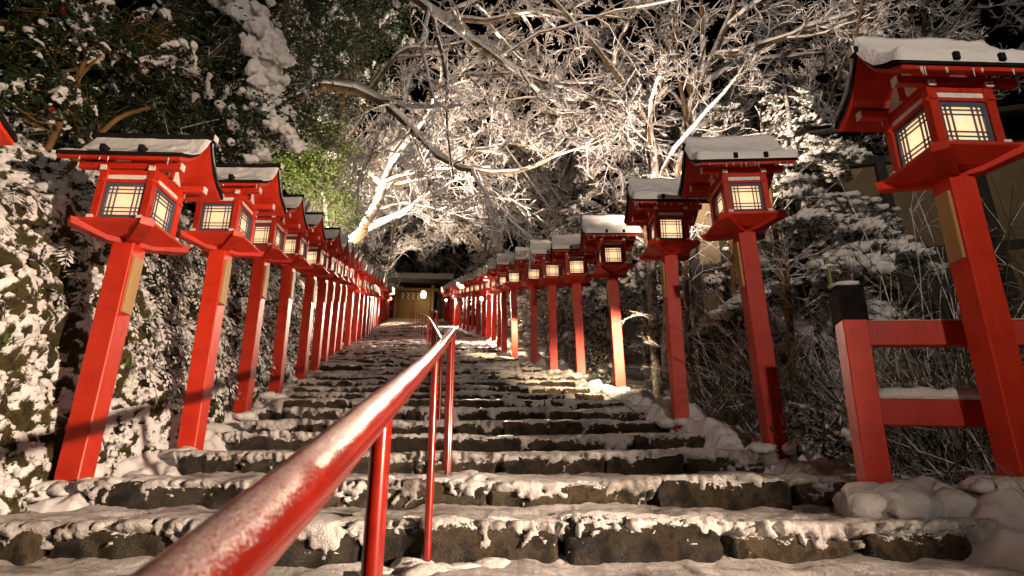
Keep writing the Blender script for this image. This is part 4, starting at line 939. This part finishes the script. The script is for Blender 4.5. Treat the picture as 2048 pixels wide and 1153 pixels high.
# camellia at the left edge
b0 = at(-60, 560, 4.9)
evergreen("camellia_tree", "camellia with brown limbs, glossy leaves and red flowers at the left edge", b0,
    [([b0] + A((20, 470, 4.9), (62, 405, 4.9), (78, 340, 4.9), (100, 290, 4.9), (135, 215, 4.85), (170, 120, 4.8)), 0.055, 0.022),
     (A((62, 405, 4.9), (125, 350, 4.95), (190, 280, 5.0), (240, 235, 5.05), (300, 215, 5.1)), 0.038, 0.018),
     (A((-60, 75, 4.6), (20, 58, 4.6), (90, 35, 4.6), (150, 18, 4.6), (210, 5, 4.6)), 0.028, 0.014),
     (A((170, 120, 4.8), (160, 60, 4.8), (180, 10, 4.8)), 0.02, 0.01), (A((150, 165, 4.82), (200, 110, 4.9), (250, 60, 5)), 0.018, 0.009)],
    [(at(70, 200, 4.75), (0.5, 0.35, 0.28), 55), (at(30, 110, 4.6), (0.4, 0.3, 0.25), 40), (at(150, 60, 4.7), (0.55, 0.35, 0.3), 55), (at(290, 90, 5.2), (0.55, 0.4, 0.35), 55), (at(60, 20, 4.6), (0.5, 0.3, 0.2), 30)],
    201, 0.085, "leaf_dark", LEFTG, 20, 0.11, 0.36, 0.060, "bark_light", flowers=10, fuse=0.013)
# darker evergreens behind it
evergreen("evergreen_tree", "dark evergreen behind the two nearest left lanterns", gp(-6.0, 6.5),
    [([gp(-6.0, 6.5), gp(-6.0, 6.5) + (0.3, 0, 1.6)] + A((200, 250, 6.4), (290, 130, 6.3), (330, 20, 6.2)), 0.11, 0.04), (A((200, 250, 6.4), (300, 195, 6.3), (400, 130, 6.2), (500, 40, 6.1)), 0.05, 0.02), (A((190, 290, 6.4), (290, 320, 6.2), (370, 290, 6.0)), 0.04, 0.015)],
    [(at(330, 200, 6.4), (0.9, 0.6, 0.7), 110), (at(190, 130, 6.6), (0.9, 0.6, 0.6), 90), (at(420, 60, 6.6), (0.9, 0.6, 0.6), 110), (at(120, 330, 6.6), (0.9, 0.5, 0.5), 60), (at(420, 290, 7.0), (0.6, 0.5, 0.4), 60)],
    202, 0.075, "leaf_dark", LEFTG, 40, 0.17, 0.16, 0.065, fuse=0.016)
p1, s1 = trail(A((440, -30, 6.0), (500, 40, 5.9), (545, 85, 5.9), (525, 130, 5.9), (545, 165, 5.9)), 110, 0.10, 0.045, 0.105, rs)
p2, s2 = trail(A((500, 185, 6.0), (530, 220, 6.0), (570, 255, 6.0), (600, 300, 6.0)), 50, 0.06, 0.035, 0.075, rs)
p3, s3 = trail(A((330, 140, 6.2), (350, 120, 6.2), (500, 270, 6.3), (530, 300, 6.3)), 26, 0.08, 0.05, 0.09, rs)
evergreen("evergreen_tree", "evergreen with a heavy lump of hanging snow, high on the left", gp(-6.2, 8.0),
    [([gp(-6.2, 8.0), gp(-6.2, 8.0) + (0.5, 0, 2.5)] + A((430, 330, 7.8), (500, 200, 7.4), (560, 60, 7.0), (580, -40, 6.8)), 0.10, 0.04), (A((500, 200, 7.4), (530, 110, 6.4), (520, 30, 6.0), (440, -40, 6.0)), 0.04, 0.015), (A((500, 200, 7.4), (540, 230, 6.4), (600, 305, 6.0)), 0.03, 0.01)],
    [(at(520, 90, 6.2), (0.35, 0.3, 0.45), 40), (at(540, 240, 6.1), (0.3, 0.2, 0.3), 24), (at(610, 90, 8.2), (0.9, 0.6, 0.9), 110), (at(560, 210, 8.6), (0.8, 0.6, 0.7), 90), (at(680, 40, 9.0), (0.9, 0.6, 0.8), 90), (at(480, 330, 8.4), (0.6, 0.5, 0.4), 50)],
    203, 0.07, "leaf_dark", LEFTG, 34, 0.16, 0.12, 0.070, fuse=0.018, snow_extra=(np.vstack([p1, p2, p3]), np.vstack([s1, s2, s3])))
evergreen("evergreen_tree", "tall dark evergreen above the green shrub, left of the open sky", gp(-7.4, 13),
    [([gp(-7.4, 13), gp(-7.4, 13) + (0.6, 0, 3)] + A((650, 300, 12.5), (690, 150, 12), (720, 0, 11.6)), 0.16, 0.06), (A((650, 300, 12.5), (610, 200, 12), (600, 60, 11.5)), 0.07, 0.03)],
    [(at(700, 130, 12.2), (1.3, 0.9, 1.2), 130), (at(640, 220, 12.4), (1.2, 0.9, 1.0), 110), (at(770, 30, 12), (1.0, 0.8, 0.8), 80), (at(600, 90, 12.5), (1.3, 0.9, 1.2), 90)],
    204, 0.085, "leaf_dark", LEFTG, 38, 0.22, 0.16, 0.10)
evergreen("green_tree", "bright green leafy tree lit from below, above the fourth left lantern", gp(-6.9, 12.2),
    [([gp(-6.9, 12.2)] + A((640, 480, 12.2), (650, 420, 12.2), (640, 370, 12.2), (620, 320, 12.2)), 0.10, 0.03), (A((650, 420, 12.2), (690, 370, 12.2), (715, 320, 12.2)), 0.04, 0.015), (A((640, 380, 12.2), (590, 340, 12.2), (560, 310, 12.2)), 0.04, 0.015)],
    [(at(620, 350, 12.2), (0.8, 0.6, 0.6), 110), (at(690, 420, 12.3), (0.55, 0.5, 0.6), 60), (at(570, 330, 12.2), (0.5, 0.5, 0.4), 50), (at(700, 330, 12.4), (0.5, 0.4, 0.6), 50), (at(640, 270, 12.3), (0.7, 0.5, 0.35), 40)],
    205, 0.075, "leaf_green", LEFTG, 40, 0.16, 0.0, 0.05)
for i, (px, py, Y, rx, lab) in enumerate(((150, 420, 8.5, 1.6, "left edge"), (330, 380, 9.5, 1.6, "second left lantern"), (60, 250, 8.5, 1.8, "camellia"), (720, 520, 22, 1.6, "far left lantern roofs"))):
    c = at(px, py, Y); gz = gp(c[0], Y)
    evergreen("evergreen_shrub", "snowed-over evergreen shrub in the dark behind the " + lab, gz, [([gz, gz * 0.5 + c * 0.5, c], 0.05, 0.02)], [(c, (rx, 0.7, 0.9), 110)], 230 + i, 0.08, "leaf_snowy", "snowed-over shrubs on the left", 34, 0.2, 0.3, 0.10, cat="shrub")

# drooping ferns and bamboo grass on the left bank
def fronds(g, base, out, length, width, rng, pairs=9, curve=1.0):
    n = len(base); k = pairs + 1; t = np.linspace(0, 1, k)[None, :, None]
    hv = norm(out); L = length[:, None, None]
    Pp = base[:, None] + hv[:, None] * L * (t * 0.9 - 0.25 * t ** 2) + np.array([0, 0, 1.]) * L * (0.45 * t - (0.95 * curve) * t ** 2)
    tubes(g, Pp, np.tile(np.linspace(0.006, 0.002, k), (n, 1)), 3)
    T = norm(np.gradient(Pp, axis=1)); S = norm(np.cross(T, np.array([0, 0, 1.]) + 0.15 * rng.normal(size=T.shape)))
    for sg in (-1, 1):
        a = Pp[:, 1:]; tt = np.linspace(1 / (k - 1), 1, k - 1)[None, :, None]; w = width[:, None, None] * np.sin(np.pi * np.clip(tt * 0.85 + 0.12, 0, 1))
        d = norm(S[:, 1:] * sg + T[:, 1:] * 0.55 + np.array([0, 0, -0.25])); hw = L * 0.42 / (k - 1)
        b = a + d * w * 0.5 + T[:, 1:] * hw; c = a + d * w; e = a + d * w * 0.5 - T[:, 1:] * hw
        V = np.stack([a, b, c, e], 2).reshape(-1, 3); m = V.shape[0] // 4
        g.add(V, np.arange(m * 4).reshape(m, 4))
def bank_plants():
    rng = np.random.default_rng(9)
    for i, (y0, y1, n, ln) in enumerate(((4.6, 5.6, 90, 0.55), (5.6, 7.0, 130, 0.6), (7.0, 8.6, 130, 0.65), (8.6, 10.6, 130, 0.7), (10.6, 13, 120, 0.75), (3.0, 4.3, 40, 0.35))):
        Y = rng.uniform(y0, y1, n); wv = rng.uniform(0.5, 3.2, n) if i < 5 else rng.uniform(1.4, 3.0, n); X, Z = bank_pt(Y, wv); base = np.stack([X + 0.05, Y, Z + 0.08], 1)
        out = np.stack([np.ones(n), rng.normal(size=n) * 0.5 - 0.25, np.zeros(n)], 1)
        g = G(); o = base.mean(0); fronds(g, base - o, out, ln * rng.uniform(0.6, 1.2, n), 0.09 * rng.uniform(0.7, 1.3, n), rng)
        lab = ("between the second and third left lanterns", "behind the third left lantern", "behind the fourth left lantern", "behind the fifth left lantern", "behind the seventh left lantern", "high behind the first left lantern")[i]
        t = link("fern_clump", g.mesh("fern_clump"), M["leaf_snowy"], None, o); t["kind"] = "stuff"; tag(t, "drooping snowy ferns on the bank " + lab, "fern", "ferns drooping from the left bank")
    # small green tufts between the snow
    for i in range(6):
        Y = 2.7 + 0.62 * i; n = 14; base = np.stack([xc(Y) - 2.5 - rng.uniform(0, 0.1, n), Y + rng.normal(size=n) * 0.05, zg(Y) + 0.02 + 0 * Y * np.ones(n)], 1)
        wv = rng.uniform(0.0, 1.8); X, Z = bank_pt(Y, wv); base[:, 0] = X + 0.16 + rng.normal(size=n) * 0.03; base[:, 2] = Z + 0.02
        a = rng.uniform(0, 6.28, n); d = np.stack([np.cos(a) * 0.6 + 0.5, np.sin(a) * 0.6, 0.9 * np.ones(n)], 1); L = rng.uniform(0.06, 0.16, n)[:, None]
        s = norm(np.cross(d, [0, 0, 1.])) * 0.006; mid = base + norm(d) * L * 0.6; tip = base + norm(d) * L + np.array([0.02, 0, -0.02]); o = base.mean(0)
        V = np.stack([base - s, base + s, mid + s, mid - s, tip], 1) - o; g = G(); ii = np.arange(n)[:, None] * 5
        g.add(V, ii + np.array([[0, 1, 2, 3]])); g.add(V, ii + np.array([[3, 2, 4]]))
        tag(link("grass_tuft", g.mesh("grass_tuft"), M["leaf_green"], None, o), ("green grass tuft low on the snowy left bank, " + ("nearest the camera", "just before the first lantern post", "just past the first lantern post", "before the second lantern post", "beside the second lantern post", "past the second lantern post")[i]), "grass", "grass tufts on the left bank")
bank_plants()

# ------------------------------------------------------------------ cedars with snowy boughs on the right
def bough_parts(rng, L):
    """one drooping bough along +x: needles (quads) and snow (blobs)"""
    k = 12; t = np.linspace(0, 1, k); sp = np.stack([L * (t - 0.12 * t ** 2), 0 * t, L * (0.10 * t - 0.42 * t ** 2)], 1)
    gt = G(); tubes(gt, sp[None], np.linspace(0.02, 0.005, k)[None], 4)
    gn = G(); bc = []; bs = []
    for i in range(2, k):
        for sg in (-1, 1):
            ln = L * 0.34 * math.sin(math.pi * min(1, 0.15 + 0.8 * t[i])) * rng.uniform(0.7, 1.15); d = np.array((0.65, sg * 0.75, -0.28 + 0.1 * rng.normal())); d /= np.linalg.norm(d)
            q = np.linspace(0, 1, 5)[:, None]; br = sp[i] + d * ln * q + np.array([0, 0, -0.25]) * ln * q ** 2
            tubes(gt, br[None], np.linspace(0.007, 0.003, 5)[None], 3)
            n = 16; f = rng.uniform(0.15, 1, (n, 1)); b = sp[i] + d * ln * f + np.array([0, 0, -0.25]) * ln * f ** 2
            nd = norm(d + rng.normal(size=(n, 3)) * 0.65 + np.array([0, 0, -0.15])); nl = rng.uniform(0.05, 0.11, (n, 1)); s = norm(np.cross(nd, rng.normal(size=(n, 3)))) * 0.007
            V = np.stack([b - s, b + s, b + nd * nl + s * 0.4, b + nd * nl - s * 0.4], 1); gn.add(V, np.arange(n * 4).reshape(n, 4))
            for f in (0.35, 0.62, 0.9):
                if rng.random() < 0.55: bc.append(sp[i] + d * ln * f + np.array([0, 0, -0.25 * ln * f * f + 0.022])); bs.append(np.array((0.05, 0.042, 0.03)) * rng.uniform(0.7, 1.4))
        bc.append(sp[i] + (0, 0, 0.03)); bs.append(np.array((0.07, 0.05, 0.038)) * rng.uniform(0.8, 1.3))
    gs = G(); blobs(gs, bc, np.array(bs) * np.array([1.35, 0.9, 0.8]), 1, 0.25, rng)
    return gt, gn, gs
BOUGH = [bough_parts(np.random.default_rng(300 + i), 1.0) for i in range(3)]
def cedar(label, base, h, z_lo, rad, n, seed, lean=(0, 0), snow=1.0):
    rng = np.random.default_rng(seed); t = bpy.data.objects.new("cedar_tree", None); COL.objects.link(t); t.location = base; tag(t, label, "tree", "snow-laden cedars on the right")
    gt = G(); k = 10; tt = np.linspace(0, 1, k); tr = np.stack([lean[0] * tt, lean[1] * tt, h * tt - 0.3], 1); tubes(gt, tr[None], np.linspace(0.10, 0.02, k)[None] * h / 5, 8)
    gn = G(); gs = G()
    for i in range(n):
        f = rng.uniform(0, 1) ** 0.9; z = z_lo + (h - z_lo) * f; L = rad * (1 - 0.75 * f) * rng.uniform(0.75, 1.2); a = rng.uniform(0, 2 * math.pi); tilt = rng.normal() * 0.18
        c, s = math.cos(a), math.sin(a); ct, st_ = math.cos(tilt), math.sin(tilt)
        Rm = np.array([[c, -s, 0], [s, c, 0], [0, 0, 1]]) @ np.array([[ct, 0, st_], [0, 1, 0], [-st_, 0, ct]]); o = np.array((lean[0] * z / h, lean[1] * z / h, z - 0.3))
        b = BOUGH[rng.integers(3)]
        for src, dst in zip(b, (gt, gn, gs)):
            off = dst.n
            V = np.concatenate(src.v) * L @ Rm.T + o; dst.v.append(V)
            for fc in src.f: dst.f.append(fc + off)
            dst.n += len(V)
    link("trunk", gt.mesh("trunk", True), M["bark"], t); link("crown", gn.mesh("crown"), M["needle"], t); link("snow", gs.mesh("snow", True), M["snow"], t)["kind"] = "stuff"
    return t
CP_ = [cedar("x", np.zeros(3), 5.0, 1.7, 1.5, 50, 320), cedar("x", np.zeros(3), 5.0, 1.3, 1.7, 52, 321), cedar("x", np.zeros(3), 5.0, 2.0, 1.35, 44, 322)]; usedc = set()
for i, (px, Y, hpx, k, lab) in enumerate(((1560, 7.8, 130, 0, "between the first and second right lanterns"), (1430, 9.8, 190, 1, "right behind the second right lantern"), (1265, 12.0, 290, 2, "behind the fourth right lantern"), (1165, 15.0, 330, 0, "behind the fifth right lantern"),
        (1120, 18.5, 395, 1, "behind the seventh right lantern"), (1065, 23, 430, 2, "behind the ninth right lantern"), (1005, 29, 460, 0, "behind the twelfth right lantern"), (960, 36, 490, 1, "behind the farthest right lanterns"))):
    top = at(px, hpx, Y); b = gp(top[0], Y); h = top[2] - b[2]
    t = CP_[k] if k not in usedc else copy_tree(CP_[k]); usedc.add(k)
    t.location = b; t.rotation_euler = (0, 0, 1.3 * i); t.scale = (h / 5.0,) * 3; t["label"] = "snow-laden cedar with drooping boughs " + lab

# ------------------------------------------------------------------ shrubs, stems and bamboo on the right
rr_ = np.random.default_rng(41)
RS = "shrubs behind the right lantern row"
for i, (px, py, Y, rx, rzz, n, lab) in enumerate(((1200, 680, 11.0, 0.7, 0.9, 70, "fourth and fifth right lanterns"), (1130, 650, 12.6, 0.7, 1.0, 70, "sixth right lantern"), (1100, 640, 14.5, 0.8, 1.0, 60, "seventh and eighth right lanterns"), (1062, 630, 18, 0.9, 1.1, 60, "tenth right lantern"), (1010, 630, 24, 1.2, 1.3, 50, "far right lanterns"),
        (1450, 640, 9.0, 1.0, 1.0, 70, "second and third right lanterns"), (1640, 880, 4.6, 0.28, 0.22, 14, "second right lantern and the fence"), (1300, 620, 11.5, 0.7, 1.0, 60, "third and fourth right lanterns"))):
    c = at(px, py, Y); b = gp(c[0], Y)
    evergreen("evergreen_shrub", "dark leafy shrub with snow in the gap by the " + lab, b, [([b, (b + c) / 2 + (0.1, 0, 0), c], 0.03, 0.012)], [(c, (rx, 0.45, rzz), n)], 250 + i, 0.07, "leaf_snowy", RS, 30, 0.15, 0.25, 0.07, cat="shrub")
def stems(label, base, n, ln, spread, seed, mat="stem", up=1.0, lean=(0, 0), r=0.006, bend=-0.10, kids=3):
    rng = np.random.default_rng(seed); base = np.array(base, float)
    p = np.zeros((n, 9, 3)); p[:, 0] = rng.normal(size=(n, 3)) * np.array([spread, spread, 0.0]); d = norm(rng.normal(size=(n, 3)) * 0.4 + np.array([lean[0], lean[1], up]))
    L = ln * rng.uniform(0.5, 1.15, n)
    for j in range(1, 9):
        d = norm(d + rng.normal(size=(n, 3)) * 0.07 + np.array([0, 0, bend])); p[:, j] = p[:, j - 1] + d * (L / 8)[:, None]
    R = np.tile(np.linspace(r, r * 0.4, 9), (n, 1)); g = G(); tubes(g, p, R, 4)
    q, rq = grow(p, R, kids, (0.25, 1.0), (0.3, 0.9), 0.35, 6, 0.12, (0, 0, -0.06), 0.7, rng, r * 0.45, 1.0, 0.9); tubes(g, q, rq, 3)
    q2, rq2 = grow(q, rq, 2, (0.2, 1.0), (0.3, 0.9), 0.4, 4, 0.12, (0, 0, -0.08), 0.8, rng, r * 0.4, 1.0, 0.4); tubes(g, q2, rq2, 3)
    t = link("stem_thicket", g.mesh("stem_thicket", True), M[mat], None, base); return tag(t, label, "bush", "leafless bushes at the right")
stems("tangle of thin arching snowy stems behind the red fence", gp(3.9, 5.2), 110, 2.4, 0.35, 401, "stem", 0.8, (-0.15, 0.1), 0.008, -0.10)
stems("thin snowy stems bending right beside the nearest right lantern", gp(4.6, 4.8), 90, 2.2, 0.4, 402, "twig", 0.6, (-0.4, 0.1), 0.007, -0.12)
stems("thicket of upright stems between the second and third right lanterns", gp(2.6, 6.7), 70, 1.6, 0.25, 403, "stem", 1.0, (0.05, 0), 0.007, -0.07)
stems("low thicket of stems behind the third right lantern", gp(2.75, 8.0), 60, 1.4, 0.25, 404, "stem", 1.0, (0, 0), 0.007, -0.08)
stems("snowy tangle of twigs in the gap right of the second lantern", gp(3.2, 7.2), 90, 2.0, 0.35, 405, "twig", 0.9, (-0.1, 0), 0.008, -0.10)
stems("snowy bush hanging below the fence rail", gp(3.3, 4.3), 60, 1.2, 0.3, 406, "twig", 0.5, (-0.2, -0.1), 0.008, -0.14)
stems("tall thin twigs at the right edge behind the lantern post", gp(5.4, 5.6), 80, 2.8, 0.5, 407, "stem", 0.9, (-0.1, 0), 0.008, -0.07)
stems("dense web of snowy twigs in front of the building, right of the second lantern", gp(4.3, 6.9), 130, 2.9, 0.6, 408, "twig", 1.0, (-0.1, 0), 0.007, -0.07)
stems("tall twiggy bush in front of the building at the right edge", gp(5.6, 6.8), 120, 3.2, 0.7, 409, "stem", 1.0, (0, 0), 0.008, -0.06)
def pole(name, label, pts, r0, r1, mat, cat, group, nodes_=False):
    root = np.array(pts[0]); g = G(); k = 40; p = spline(pts, k) - root; r = np.linspace(r0, r1, k)
    if nodes_: r = r * (1 + 0.10 * (np.arange(k) % 6 == 0))
    tubes(g, p[None], r[None], 12); t = link(name, g.mesh(name, True), M[mat], None, root); return tag(t, label, cat, group)
pl = pole("bamboo_pole", "bright green bamboo stake left of the black-capped fence post", A((1722, 905, 3.75), (1690, 740, 3.75), (1668, 600, 3.75), (1652, 520, 3.75)), 0.019, 0.017, "bamboo", "bamboo", None, True)
g = G(); tp = at(1652, 512, 3.75) - np.array(pl.location); blobs(g, [tp, tp + (0, 0, -0.075), tp + (-0.03, 0, -0.09)], np.array([(0.026, 0.026, 0.03), (0.03, 0.03, 0.015), (0.03, 0.02, 0.012)]), 2, 0.15); link("snow_cap", g.mesh("snow_cap", True), M["snow"], pl)
for i, (x0, x1, Y, y1, lab) in enumerate(((1312, 1290, 8.9, 470, "lit brown trunk right of the fourth right lantern"), (1385, 1365, 8.4, 450, "slim brown trunk just right of the third right lantern post"), (1480, 1460, 8.2, 430, "slim trunk left of the second right lantern post"), (1600, 1545, 7.5, 420, "thin dark trunk right of the second right lantern"), (1580, 1575, 7.0, 560, "thin dark sapling right of the second lantern post"))):
    b = at(x0, 800, Y); m_ = at((x0 + x1) / 2, 620, Y); tp = at(x1, y1, Y); b = b * 1.0; b[2] = gp(b[0], Y)[2]
    rg = np.random.default_rng(500 + i); t = bpy.data.objects.new("sapling", None); COL.objects.link(t); t.location = b; tag(t, lab, "tree", "slim trunks behind the right lanterns")
    P = spline([b, m_, tp, tp + (tp - m_) * 0.8], 18) - b; R = np.linspace(0.05, 0.025, 18); g = G(); tubes(g, P[None], R[None], 9); link("trunk", g.mesh("trunk", True), M["bark_light"], t)
    g = G(); q, rq = grow(P[None], R[None], 22, (0.15, 1), (0.7, 1.4), 0.22, 6, 0.12, (0, 0, -0.02), 0.35, rg, 0.008, 0.8, 0.8); tubes(g, q, rq, 4); q2, r2 = grow(q, rq, 5, (0.2, 1), (0.4, 1), 0.5, 5, 0.15, (0, 0, -0.02), 0.7, rg, 0.006, 0.8, 0.4); tubes(g, q2, r2, 3); link("crown", g.mesh("crown", True), M["twig"], t)

# ------------------------------------------------------------------ building at the right
def build_house():
    o = np.array((4.1, 8.6, float(zg(8.6)) - 1.0)); t = bpy.data.objects.new("timber_building", None); COL.objects.link(t); t.location = o; t.rotation_euler = (0, 0, math.radians(-14))
    tag(t, "dark timber building with beige plaster panels behind the right-hand bushes", "building")
    xs = [-1.1, -0.6, 0.6, 1.9, 3.2, 4.5, 6.2]
    for i in range(6):
        x0, x1 = xs[i] + 0.07, xs[i + 1] - 0.07
        if i in (1, 3): 
            wv = link("window", G().box(x0, x1, 0.10, 0.13, 0.4, 3.0).mesh("window"), M["darkwood"], t)
            for k in range(int((x1 - x0) / 0.10)): link("slat", G().box(-0.02, 0.02, -0.02, 0.02, 0.42, 2.35).mesh("slat"), M["darkwood"], wv, (x0 + 0.06 + 0.10 * k, 0.04, 0))
            link("wall_panel", G().box(x0, x1, 0.02, 0.10, 3.1, 4.6).mesh("wall_panel"), M["plaster"], t)
        else:
            link("wall_panel", G().box(x0, x1, 0.02, 0.10, 0.9, 3.0).mesh("wall_panel"), M["plaster"], t); link("wall_panel", G().box(x0, x1, 0.02, 0.10, 3.1, 4.6).mesh("wall_panel"), M["plaster"], t)
            link("wainscot", G().box(x0, x1, 0.0, 0.09, -0.5, 0.89).mesh("wainscot"), M["darkwood"], t)
    for x in xs: link("pillar", G().box(-0.075, 0.075, -0.05, 0.16, -0.6, 4.7).mesh("pillar", False, 0.01), M["darkwood"], t, (x, 0, 0))
    for z in (3.0, 4.62): link("beam", G().box(-1.2, 6.3, -0.03, 0.12, z, z + 0.14).mesh("beam", False, 0.01), M["darkwood"], t)
    for (z, yo, rise) in ((4.76, -1.1, 1.5), (2.45, -0.55, 0.30)):
        g = G(); V = [(x, y_, zz + dz) for dz in (0, 0.08) for x in (-0.6, 6.8) for (y_, zz) in ((yo, z - 0.1), (yo + rise * 1.9, z - 0.1 + rise))] if z > 4 else None
        if z > 4:
            g.add(V, [(0, 1, 3, 2), (4, 6, 7, 5), (0, 2, 6, 4), (1, 5, 7, 3), (0, 4, 5, 1), (2, 3, 7, 6)]); rf = link("roof", g.mesh("roof"), M["darkwood"], t)
            U, Q = np.meshgrid(np.linspace(-0.6, 6.8, 60), np.linspace(0, 1, 16), indexing='ij'); Z = z - 0.02 + rise * Q + 0.07 + 0.03 * fbm(np.stack([U, Q * 3, 0 * U], -1) * 2, 2); I = np.arange(U.size).reshape(U.shape)
            link("roof_snow", G().add(np.stack([U, yo + rise * 1.9 * Q, Z], -1), np.stack([I[:-1, :-1], I[1:, :-1], I[1:, 1:], I[:-1, 1:]], -1).reshape(-1, 4)).mesh("roof_snow", True), M["snow"], rf)
build_house()

gm = G(); rm = np.random.default_rng(8)
for (x, y_, z, n, sz) in ((-0.30, 2.74, 0.0, 9, 0.15), (-0.46, 4.40, 2 * RISE + 0.01, 8, 0.09), (-2.5, 3.62, 2 * RISE - 0.02, 8, 0.09), (2.25, 3.75, 2 * RISE - 0.06, 10, 0.16)):
    blobs(gm, np.array((x, y_, z)) + rm.normal(size=(n, 3)) * np.array([sz, sz * 0.45, 0.008]), rm.uniform(0.4, 1.0, (n, 1)) * sz * np.array([1.0, 0.8, 0.42]), 3, 0.10, rm)
fb = bpy.data.objects['red_fence'].location; fa = rm.uniform(0, 6.28, 16); fr = rm.uniform(0.05, 0.34, 16)
blobs(gm, np.stack([fb[0] + 0.06 + fr * np.cos(fa), fb[1] - 0.02 + 0.6 * fr * np.sin(fa), np.full(16, 2 * RISE - 0.11) - 0.12 * fr], 1), rm.uniform(0.6, 1.1, (16, 1)) * np.array([0.15, 0.13, 0.115]), 3, 0.12, rm)
for pos, sd in [(p, -1) for p in L_POS[1:8]] + [(p, 1) for p in R_POS[0:8]]:
    X_, Y_ = np.array([pos[0]]), np.array([pos[1]]); zz = float(zverge(sd)(X_, Y_, X_ - xc(Y_))[0])
    zz = max(zz, min(float(zg(pos[1])) - 0.02, zz + 0.25)); a = rm.uniform(0, 6.28, 7); rr2 = rm.uniform(0.09, 0.2, 7)
    blobs(gm, np.stack([pos[0] + rr2 * np.cos(a), pos[1] + rr2 * np.sin(a), np.full(7, zz)], 1), rm.uniform(0.6, 1.1, (7, 1)) * np.array([0.11, 0.10, 0.055]), 2, 0.14, rm)
tag(link("snow_mounds", gm.mesh("snow_mounds", True), M["snow"]), "soft snow heaped at the feet of the handrail and lantern posts", "snow", None, "stuff")
